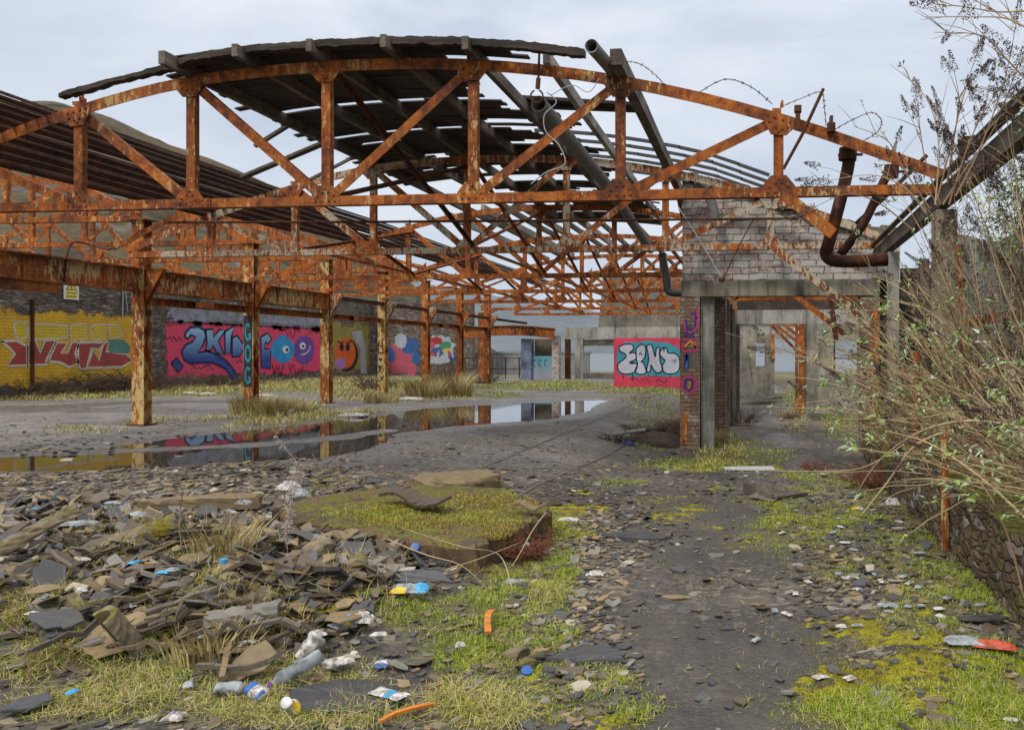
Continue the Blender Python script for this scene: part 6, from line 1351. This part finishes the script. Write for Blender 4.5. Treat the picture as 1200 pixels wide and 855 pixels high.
# tall dead stalks of the foreground
stalk_m = plain('dry_pink_stalk', (.25,.16,.12), .8, .25, 20, 0); plume = plain('pale_seed_fluff', (.55,.47,.42), .9, .2, 20, 0)
for k, (x, y, yt, fl, lab) in enumerate(((342,640,480,1,'tall dead willowherb stalk with pale fluff reaching over the puddle'),(337,668,560,1,'shorter fluffy dead stalk just in front of the tall one'),(215,664,560,0,'thin bare stalk standing at the back of the heap'),(290,672,575,0,'thin bare reddish stalk left of the fluffy one'),(375,640,530,0,'thin dark stalk at the left end of the slab'),(400,628,515,0,'thin dark stalk rising from the slab, left of two'),(408,632,545,0,'thin dark stalk rising from the slab, right of two'),(455,716,618,0,'reddish stalk in front of the slab beside the plastic bag'),(35,800,720,0,'bent bare twig at the lower left'),(655,560,520,0,'thin dark stalk at the far right corner of the slab'))):
    q = random.Random(400+k); p_ = gpix(x, y); f_ = -p_.x*SP + p_.y*CP; hh = (y-yt)/FOC*f_; b = MB()
    P = [p_ + Vector((q.gauss(0,.012)*i, q.gauss(0,.012)*i, hh*i/5)) for i in range(6)]; b.tube(P, [.0045,.004,.0035,.003,.0025,.0015], 5)
    o_ = empty('dead_stalk', lab, 'dead stalk', p_)
    for j in range(10):
        u = q.uniform(.3,1); s_ = p_ + Vector((0,0,hh*u)); i = min(4, int(u*5)); s_ = P[i].lerp(P[i+1], u*5-i); e = s_ + Vector((q.gauss(0,.04), q.gauss(0,.04), q.uniform(.02,.06))); b.tube([s_, e], [.002,.0008], 3)
    b.build('stem', stalk_m, o_, tuple(p_), recalc=False)
    if fl:
        b = MB()
        for j in range(420):
            u = .28 + .72*q.random(); i = min(4, int(u*5)); s_ = P[i].lerp(P[i+1], u*5-i); d = Vector((q.gauss(0,1), q.gauss(0,1), q.gauss(0,.7))).normalized()*q.uniform(.01,.045)*(1.2-.5*u)
            w = Vector((q.gauss(0,1), q.gauss(0,1), q.gauss(0,1))).normalized()*.0022; b.add([s_, s_+d-w, s_+d+w], [(0,1,2)])
        b.build('seed_fluff', plume, o_, tuple(p_), recalc=False)
# bare arching brambles before the slab
tan_st = plain('tan_stem', (.42,.31,.17), .75, .3, 14, .2); brown_st = plain('brown_stem', (.24,.15,.085), .75, .3, 14, .2)
def stempath(pts, r0, r1, mat, label, nm='bramble_stem', cat='bramble'):
    b = MB(); P = catmull(pts, 5); n = len(P); b.tube(P, [r0+(r1-r0)*i/(n-1) for i in range(n)], 5); return tag(b.build(nm, mat, smooth=True), label, cat)
for k, (L, lab) in enumerate((([(455,632,.3),(500,650,.3),(540,662,.25),(572,690,.1)],'arching bare bramble along the front of the slab'),([(600,690,.05),(585,650,.22),(540,640,.33),(470,618,.34)],'bramble looping back over the slab edge'),([(640,600,.3),(625,620,.32),(602,660,.18),(590,668,.05)],'bramble hanging over the right end of the slab'),([(520,668,.1),(560,655,.25),(610,635,.3)],'thin bramble crossing the slab front'),([(400,690,.1),(420,650,.28),(430,625,.3)],'thin dry stem leaning on the left of the slab'))):
    stempath([onZ(x, y, z) for x, y, z in L], .005, .002, tan_st, lab)

# ------------------------------------------------------------------ buddleia shrubs on the right
lf1, lf2, lf3 = leafmat('leaf_grey_green', (.24,.32,.15)), leafmat('leaf_fresh_green', (.28,.40,.09)), leafmat('leaf_pale', (.40,.47,.32)); dead_f = plain('dead_flower', (.075,.045,.035), .9, .4, 30, 0); dead_b = plain('dead_leaf_brown', (.20,.10,.05), .9, .35, 30, 0)
def leaf(b, p_, d, L, w, q, mi):
    d = d.normalized(); s_ = d.cross(Vector((q.gauss(0,.5), q.gauss(0,.5), 1))).normalized()*w; up = s_.cross(d).normalized()
    m = p_ + d*L*.45 + up*L*.06; t_ = p_ + d*L - Vector((0,0,L*.2))
    b.add([p_, m - s_ - up*w*.25, m, m + s_ - up*w*.25, t_], [(0,1,2),(0,2,3),(1,4,2),(2,4,3)], mi)
def leaf_clump(b, p_, d, q, n=8, L=.085):
    for k in range(n):
        v = Vector((q.gauss(0,1), q.gauss(0,1), q.gauss(.35,.7))).normalized()*.8 + d*.6
        leaf(b, p_ + Vector((q.gauss(0,.012), q.gauss(0,.012), q.gauss(0,.012))), v, L*q.uniform(.5,1.15), L*.13, q, q.choices((0,1,2),(4,3,2))[0])
def panicle(b, p_, d, q, L=.22, r=.035):
    d = d.normalized(); a_ = d.orthogonal().normalized(); c_ = d.cross(a_)
    for k in range(int(210*L/.22)):
        u = q.random(); rr = r*(1-.75*u)*q.uniform(.5,1.2); an = q.uniform(0, 6.28); o_ = p_ + d*L*u + (a_*math.cos(an) + c_*math.sin(an))*rr; s_ = q.uniform(.004,.009)
        e1 = Vector((q.gauss(0,1), q.gauss(0,1), q.gauss(0,1))).normalized()*s_; e2 = e1.orthogonal().normalized()*s_
        b.add([o_-e1, o_+e2, o_+e1, o_-e2], [(0,1,2,3)])
def shrub(label, boxes, n, seed, hlim, bias, leafy, pan, rs=(.004,.010), tw=2):
    q = random.Random(seed); st = MB(); lv = MB(); fl = MB(); root_p = Vector(((boxes[0]+boxes[1])/2, (boxes[2]+boxes[3])/2, boxes[4]))
    o_ = empty('buddleia_shrub', label, 'shrub', root_p)
    for k in range(n):
        p0_ = Vector((q.uniform(boxes[0], boxes[1]), q.uniform(boxes[2], boxes[3]), boxes[4] + q.uniform(-.1,.1)))
        L = q.uniform(*hlim); az = q.gauss(bias[0], bias[1]); out = Vector((math.cos(az), math.sin(az), 0)); up = q.uniform(*bias[2]); 
        d0 = (out*(1-up) + Vector((0,0,up))).normalized(); P = []; nn = 9; sag = q.uniform(.05, .32)*bias[3]; cw = Vector((q.gauss(0,.2), q.gauss(0,.2), 0))
        for i in range(nn):
            u = i/(nn-1); P.append(p0_ + d0*L*u + (out*.35 + cw - Vector((0,0,1)))*sag*L*u*u + Vector((q.gauss(0,.012), q.gauss(0,.012), q.gauss(0,.012)))*(i > 0))
        r = q.uniform(*rs)*(.6+.25*L); mi = q.choice((0,0,1)); st.tube(P, [max(.0016, r*(1-.8*i/(nn-1))) for i in range(nn)], 5, mi, False)
        ends = [(P[-1], (P[-1]-P[-2]).normalized())]
        for j in range(q.randint(tw, tw+3)):
            u = q.uniform(.3,.95); i = int(u*(nn-1)); s_ = P[i]; dd = ((P[min(i+1,nn-1)]-P[max(i-1,0)]).normalized() + Vector((q.gauss(0,.6), q.gauss(0,.6), q.gauss(.25,.45)))).normalized(); l = q.uniform(.15,.5)
            e = [s_, s_+dd*l*.5+Vector((0,0,.015)), s_+dd*l]; st.tube(e, [r*.45, r*.35, .0014], 4, mi, False); ends.append((e[-1], dd))
            if q.random() < leafy*.6: leaf_clump(lv, e[1], dd, q, 3, .06)
        for (e, d) in ends:
            if q.random() < leafy: leaf_clump(lv, e, d, q, q.randint(4,9), q.uniform(.05,.10))
            elif q.random() < pan: panicle(fl, e, d, q, q.uniform(.12,.28), q.uniform(.025,.05))
        for j in range(int(leafy*4)):
            u = q.uniform(.35,.9); i = int(u*(nn-1)); 
            if q.random() < leafy: leaf_clump(lv, P[i], (P[i+1]-P[i]).normalized(), q, 3, .065)
    st.build('stems', [tan_st, brown_st], o_, tuple(root_p), recalc=False)
    if lv.v: lv.build('leaves', [lf1, lf2, lf3], o_, tuple(root_p), recalc=False)
    if fl.v: fl.build('dead_flower_heads', dead_f, o_, tuple(root_p), recalc=False)
    return o_
PI = math.pi
shrub('dense buddleia shrub arching over the low stone wall at the right edge', (1.9,3.0,4.4,6.8,.5), 125, 501, (.7,1.8), (PI*.92,.6,(.25,.75),1.0), .42, .10, (.005,.012))
shrub('leggy buddleia shrub around the concrete post under the truss end', (2.0,3.0,7.0,9.8,.5), 185, 502, (1.0,3.1), (PI*.93,.65,(.35,.85),1.3), .50, .12, (.005,.012), 3)
shrub('tall buddleia shrub with dead flower plumes rising above the valley beam', (2.0,2.9,6.3,8.8,1.6), 26, 503, (1.7,2.9), (PI*.8,.5,(.70,.93),.6), .24, .95, (.004,.007), 3)
shrub('buddleia shrub reaching in overhead at the upper right corner', (2.6,3.3,5.2,6.4,2.3), 18, 504, (1.5,2.2), (PI*.86,.25,(.45,.7),.5), .15, .8, (.003,.005), 2)
shrub('leafy buddleia shrub climbing the sheet wall behind the valley beam', (3.0,3.5,7.5,11,2.0), 60, 505, (.7,1.6), (PI*.9,1.2,(.4,.9),.6), .85, .05)
shrub('low buddleia shrub between the stone wall and the gable', (1.9,2.7,9.4,13.0,.1), 60, 506, (.8,2.1), (PI*.9,.6,(.4,.85),1.0), .45, .10)
q = random.Random(77); st = MB(); fl = MB(); lv = MB(); rp = Vector((2.1,6.6,2.9)); fs_ = empty('buddleia_shrub', 'group of tall bare buddleia shoots with dark dead plumes against the sky', 'shrub', rp)
SH = [([(1098,235),(1112,180),(1130,110),(1145,62)],6.4,.7),([(1096,240),(1100,170),(1088,120),(1058,84)],6.6,.1),([(1112,240),(1135,170),(1160,120),(1215,50)],6.3,.2),([(1102,240),(1085,190),(1078,150),(1076,118)],6.8,.4),([(1110,215),(1120,150),(1130,105),(1170,108)],6.5,.9),([(1090,245),(1060,200),(1040,165),(1000,148)],6.9,.2),([(1215,108),(1180,70),(1150,42),(1095,38)],6.0,.1),([(1215,40),(1180,22),(1140,20),(1083,20)],5.8,.1),([(1215,12),(1170,14),(1130,8),(1100,6)],5.9,.3),([(1105,240),(1130,200),(1165,150),(1195,70)],6.2,.9),([(1120,230),(1150,170),(1178,90),(1192,20)],6.1,.6),([(1085,250),(1060,220),(1020,205),(955,215)],7.0,.5),([(1070,270),(1030,238),(990,228),(945,248)],7.1,.3)]
for (L_, Y_, pa) in SH:
    P = catmull([onY(x, y, Y_ + .05*i) for i, (x, y) in enumerate(L_)], 6); n = len(P); st.tube(P, [.0075 - .0055*i/(n-1) for i in range(n)], 5, q.choice((0, 1, 1)))
    for j in range(7):
        i = q.randint(n//4, n-2); d = ((P[i+1]-P[i]).normalized() + Vector((q.gauss(0,.7), q.gauss(0,.5), q.gauss(.2,.5)))).normalized(); l = q.uniform(.12,.4); e_ = P[i] + d*l; st.tube([P[i], P[i] + d*l*.5 + Vector((0,0,.012)), e_], [.0035, .0026, .0012], 4, 1)
        if q.random() < pa: panicle(fl, e_ - d*.06, d, q, q.uniform(.10,.2), q.uniform(.025,.04))
        elif q.random() < .35: leaf_clump(lv, e_, d, q, 5, .06)
    if pa > .25: panicle(fl, P[-3], P[-1]-P[-3], q, .26, .05)
st.build('stems', [tan_st, brown_st], fs_, tuple(rp), recalc=False); fl.build('dead_flower_heads', dead_f, fs_, tuple(rp), recalc=False); lv.build('leaves', [lf1, lf2, lf3], fs_, tuple(rp), recalc=False)
stempath([onY(1215,505,5.6), onY(1140,493,5.9), (onY(1080,505,6.2)), onY(1030,540,6.5), onY(1000,585,6.8)], .013, .005, tan_st, 'thick tan stem sweeping left across the shrub above the wall', 'shrub_stem', 'stem')
stempath([onY(1130,500,6.2), onY(1075,520,6.2), onY(1040,565,6.3), onY(1008,605,6.3)], .011, .005, tan_st, 'thick tan stem curving down before the low wall', 'shrub_stem', 'stem')
stempath([onY(1215,620,4.9), onY(1150,560,5.2), onY(1090,520,5.6), onY(1040,505,6.0)], .010, .004, tan_st, 'thick tan stem rising from the lower right corner', 'shrub_stem', 'stem')
stempath([onY(1200,700,4.8), onY(1185,640,4.9), onY(1165,590,5.0), onY(1145,560,5.2)], .009, .005, brown_st, 'brown stem rising beside the lower right wall', 'shrub_stem', 'stem')
stempath([onY(1060,520,7), onY(1010,548,7.1), onY(950,552,7.2), onY(890,551,7.3)], .006, .002, tan_st, 'slim tan stem reaching far left across the doorway', 'shrub_stem', 'stem')
stempath([onY(1075,350,8), onY(1040,330,8.2), onY(1000,318,8.4), onY(960,322,8.6)], .006, .002, tan_st, 'slim tan stem reaching towards the brick gable', 'shrub_stem', 'stem')
# brown dead foliage tangle
for k, (c_, rr, n, lab) in enumerate((((2.35,10.0,2.9),(.35,.4,.45),900,'brown dead foliage clinging to the concrete post head'),((2.6,9.0,2.0),(.5,.6,.5),900,'brown dead foliage tangled in the middle of the shrub'),((.95,22.0,2.9),(.9,.3,.35),500,'brown dead fern tufts hanging above the second doorway'))):
    q = random.Random(600+k); b = MB()
    for j in range(n):
        p_ = Vector((q.gauss(c_[0], rr[0]*.5), q.gauss(c_[1], rr[1]*.5), q.gauss(c_[2], rr[2]*.5))); leaf(b, p_, Vector((q.gauss(0,1), q.gauss(0,1), q.gauss(-.3,.7))), q.uniform(.03,.09), .006, q, 0)
    tag(b.build('dead_foliage', dead_b, recalc=False), lab, 'dead foliage')
# green crown on the sheet wall
b = MB(); q = random.Random(9)
for j in range(2600):
    p_ = Vector((3.5+q.gauss(0,.25), q.uniform(7.5,12), 3.55+q.gauss(0,.28))); leaf(b, p_, Vector((q.gauss(-.4,.8), q.gauss(0,1), q.gauss(.2,.8))), q.uniform(.05,.12), .016, q, q.randrange(2))
tag(b.build('ivy', [lf2, leafmat('leaf_ivy', (.10,.17,.03))], recalc=False), 'green creeper growing over the top of the grey sheet wall', 'creeper')

# ------------------------------------------------------------------ camera, sky and light
cd = bpy.data.cameras.new('camera'); cam = bpy.data.objects.new('camera', cd); col.objects.link(cam)
cam.location = (0, 0, EYE); cam.rotation_euler = (R(90), 0, PSI)
cd.sensor_fit = 'HORIZONTAL'; cd.sensor_width = 36; cd.lens = 36*FOC/1200
cd.shift_x = (600 - PX)/1200; cd.shift_y = -(427.5 - PY)/1200
cd.clip_start = .05; cd.clip_end = 9000
scene.camera = cam
w = bpy.data.worlds.new('World'); scene.world = w; w.use_nodes = True
nt = w.node_tree; bg = nt.nodes['Background']
SUN_EL, SUN_AZ = R(48), R(205)
sky = nt.nodes.new('ShaderNodeTexSky'); sky.sky_type = 'NISHITA'; sky.sun_disc = False; sky.sun_elevation = SUN_EL; sky.sun_rotation = SUN_AZ; sky.dust_density = 2
tc = nt.nodes.new('ShaderNodeTexCoord'); mp = nt.nodes.new('ShaderNodeMapping'); mp.inputs['Scale'].default_value = (1.0,1.0,2.6); nt.links.new(tc.outputs['Generated'], mp.inputs[0])
no = nt.nodes.new('ShaderNodeTexNoise'); no.inputs['Scale'].default_value = 1.9; no.inputs['Detail'].default_value = 8; no.inputs['Roughness'].default_value = .56; no.inputs['Distortion'].default_value = .4; nt.links.new(mp.outputs[0], no.inputs['Vector'])
cr = nt.nodes.new('ShaderNodeValToRGB'); cr.color_ramp.elements[0].position = .36; cr.color_ramp.elements[0].color = (3.5,4.2,5.3,1); cr.color_ramp.elements[1].position = .62; cr.color_ramp.elements[1].color = (5.75,6.2,6.9,1); nt.links.new(no.outputs['Fac'], cr.inputs[0])
sx_ = nt.nodes.new('ShaderNodeSeparateXYZ'); nt.links.new(tc.outputs['Generated'], sx_.inputs[0])
mz = nt.nodes.new('ShaderNodeMath'); mz.operation = 'MAXIMUM'; nt.links.new(sx_.outputs[2], mz.inputs[0]); mz.inputs[1].default_value = 0
mpw = nt.nodes.new('ShaderNodeMath'); mpw.operation = 'POWER'; nt.links.new(mz.outputs[0], mpw.inputs[0]); mpw.inputs[1].default_value = 2.6
cxyz = nt.nodes.new('ShaderNodeCombineXYZ')
for k_, gain in enumerate((2.9, 2.35, 1.8)):      # overcast: the zenith is about three times as bright as the horizon, and whiter
    mma = nt.nodes.new('ShaderNodeMath'); mma.operation = 'MULTIPLY_ADD'; nt.links.new(mpw.outputs[0], mma.inputs[0]); mma.inputs[1].default_value = gain; mma.inputs[2].default_value = 1.0; nt.links.new(mma.outputs[0], cxyz.inputs[k_])
vm = nt.nodes.new('ShaderNodeVectorMath'); vm.operation = 'MULTIPLY'; nt.links.new(cr.outputs[0], vm.inputs[0]); nt.links.new(cxyz.outputs[0], vm.inputs[1])
mx = nt.nodes.new('ShaderNodeMix'); mx.data_type = 'RGBA'; mx.inputs[0].default_value = .93; nt.links.new(sky.outputs[0], mx.inputs[6]); nt.links.new(vm.outputs[0], mx.inputs[7])
nt.links.new(mx.outputs[2], bg.inputs['Color']); bg.inputs['Strength'].default_value = .10
sl = bpy.data.lights.new('sun', 'SUN'); sl.energy = 1.5; sl.angle = R(10); sl.color = (1,.96,.9); so = bpy.data.objects.new('sun', sl); col.objects.link(so)
sd = Vector((math.sin(SUN_AZ)*math.cos(SUN_EL), math.cos(SUN_AZ)*math.cos(SUN_EL), math.sin(SUN_EL)))
so.rotation_euler = sd.to_track_quat('Z', 'Y').to_euler()
vs_ = scene.view_settings; vs_.view_transform = 'Standard'; vs_.look = 'None'; vs_.gamma = 1; vs_.exposure = .38; vs_.use_curve_mapping = False
scene.render.engine = 'CYCLES'; scene.cycles.max_bounces = 6; scene.cycles.transparent_max_bounces = 8
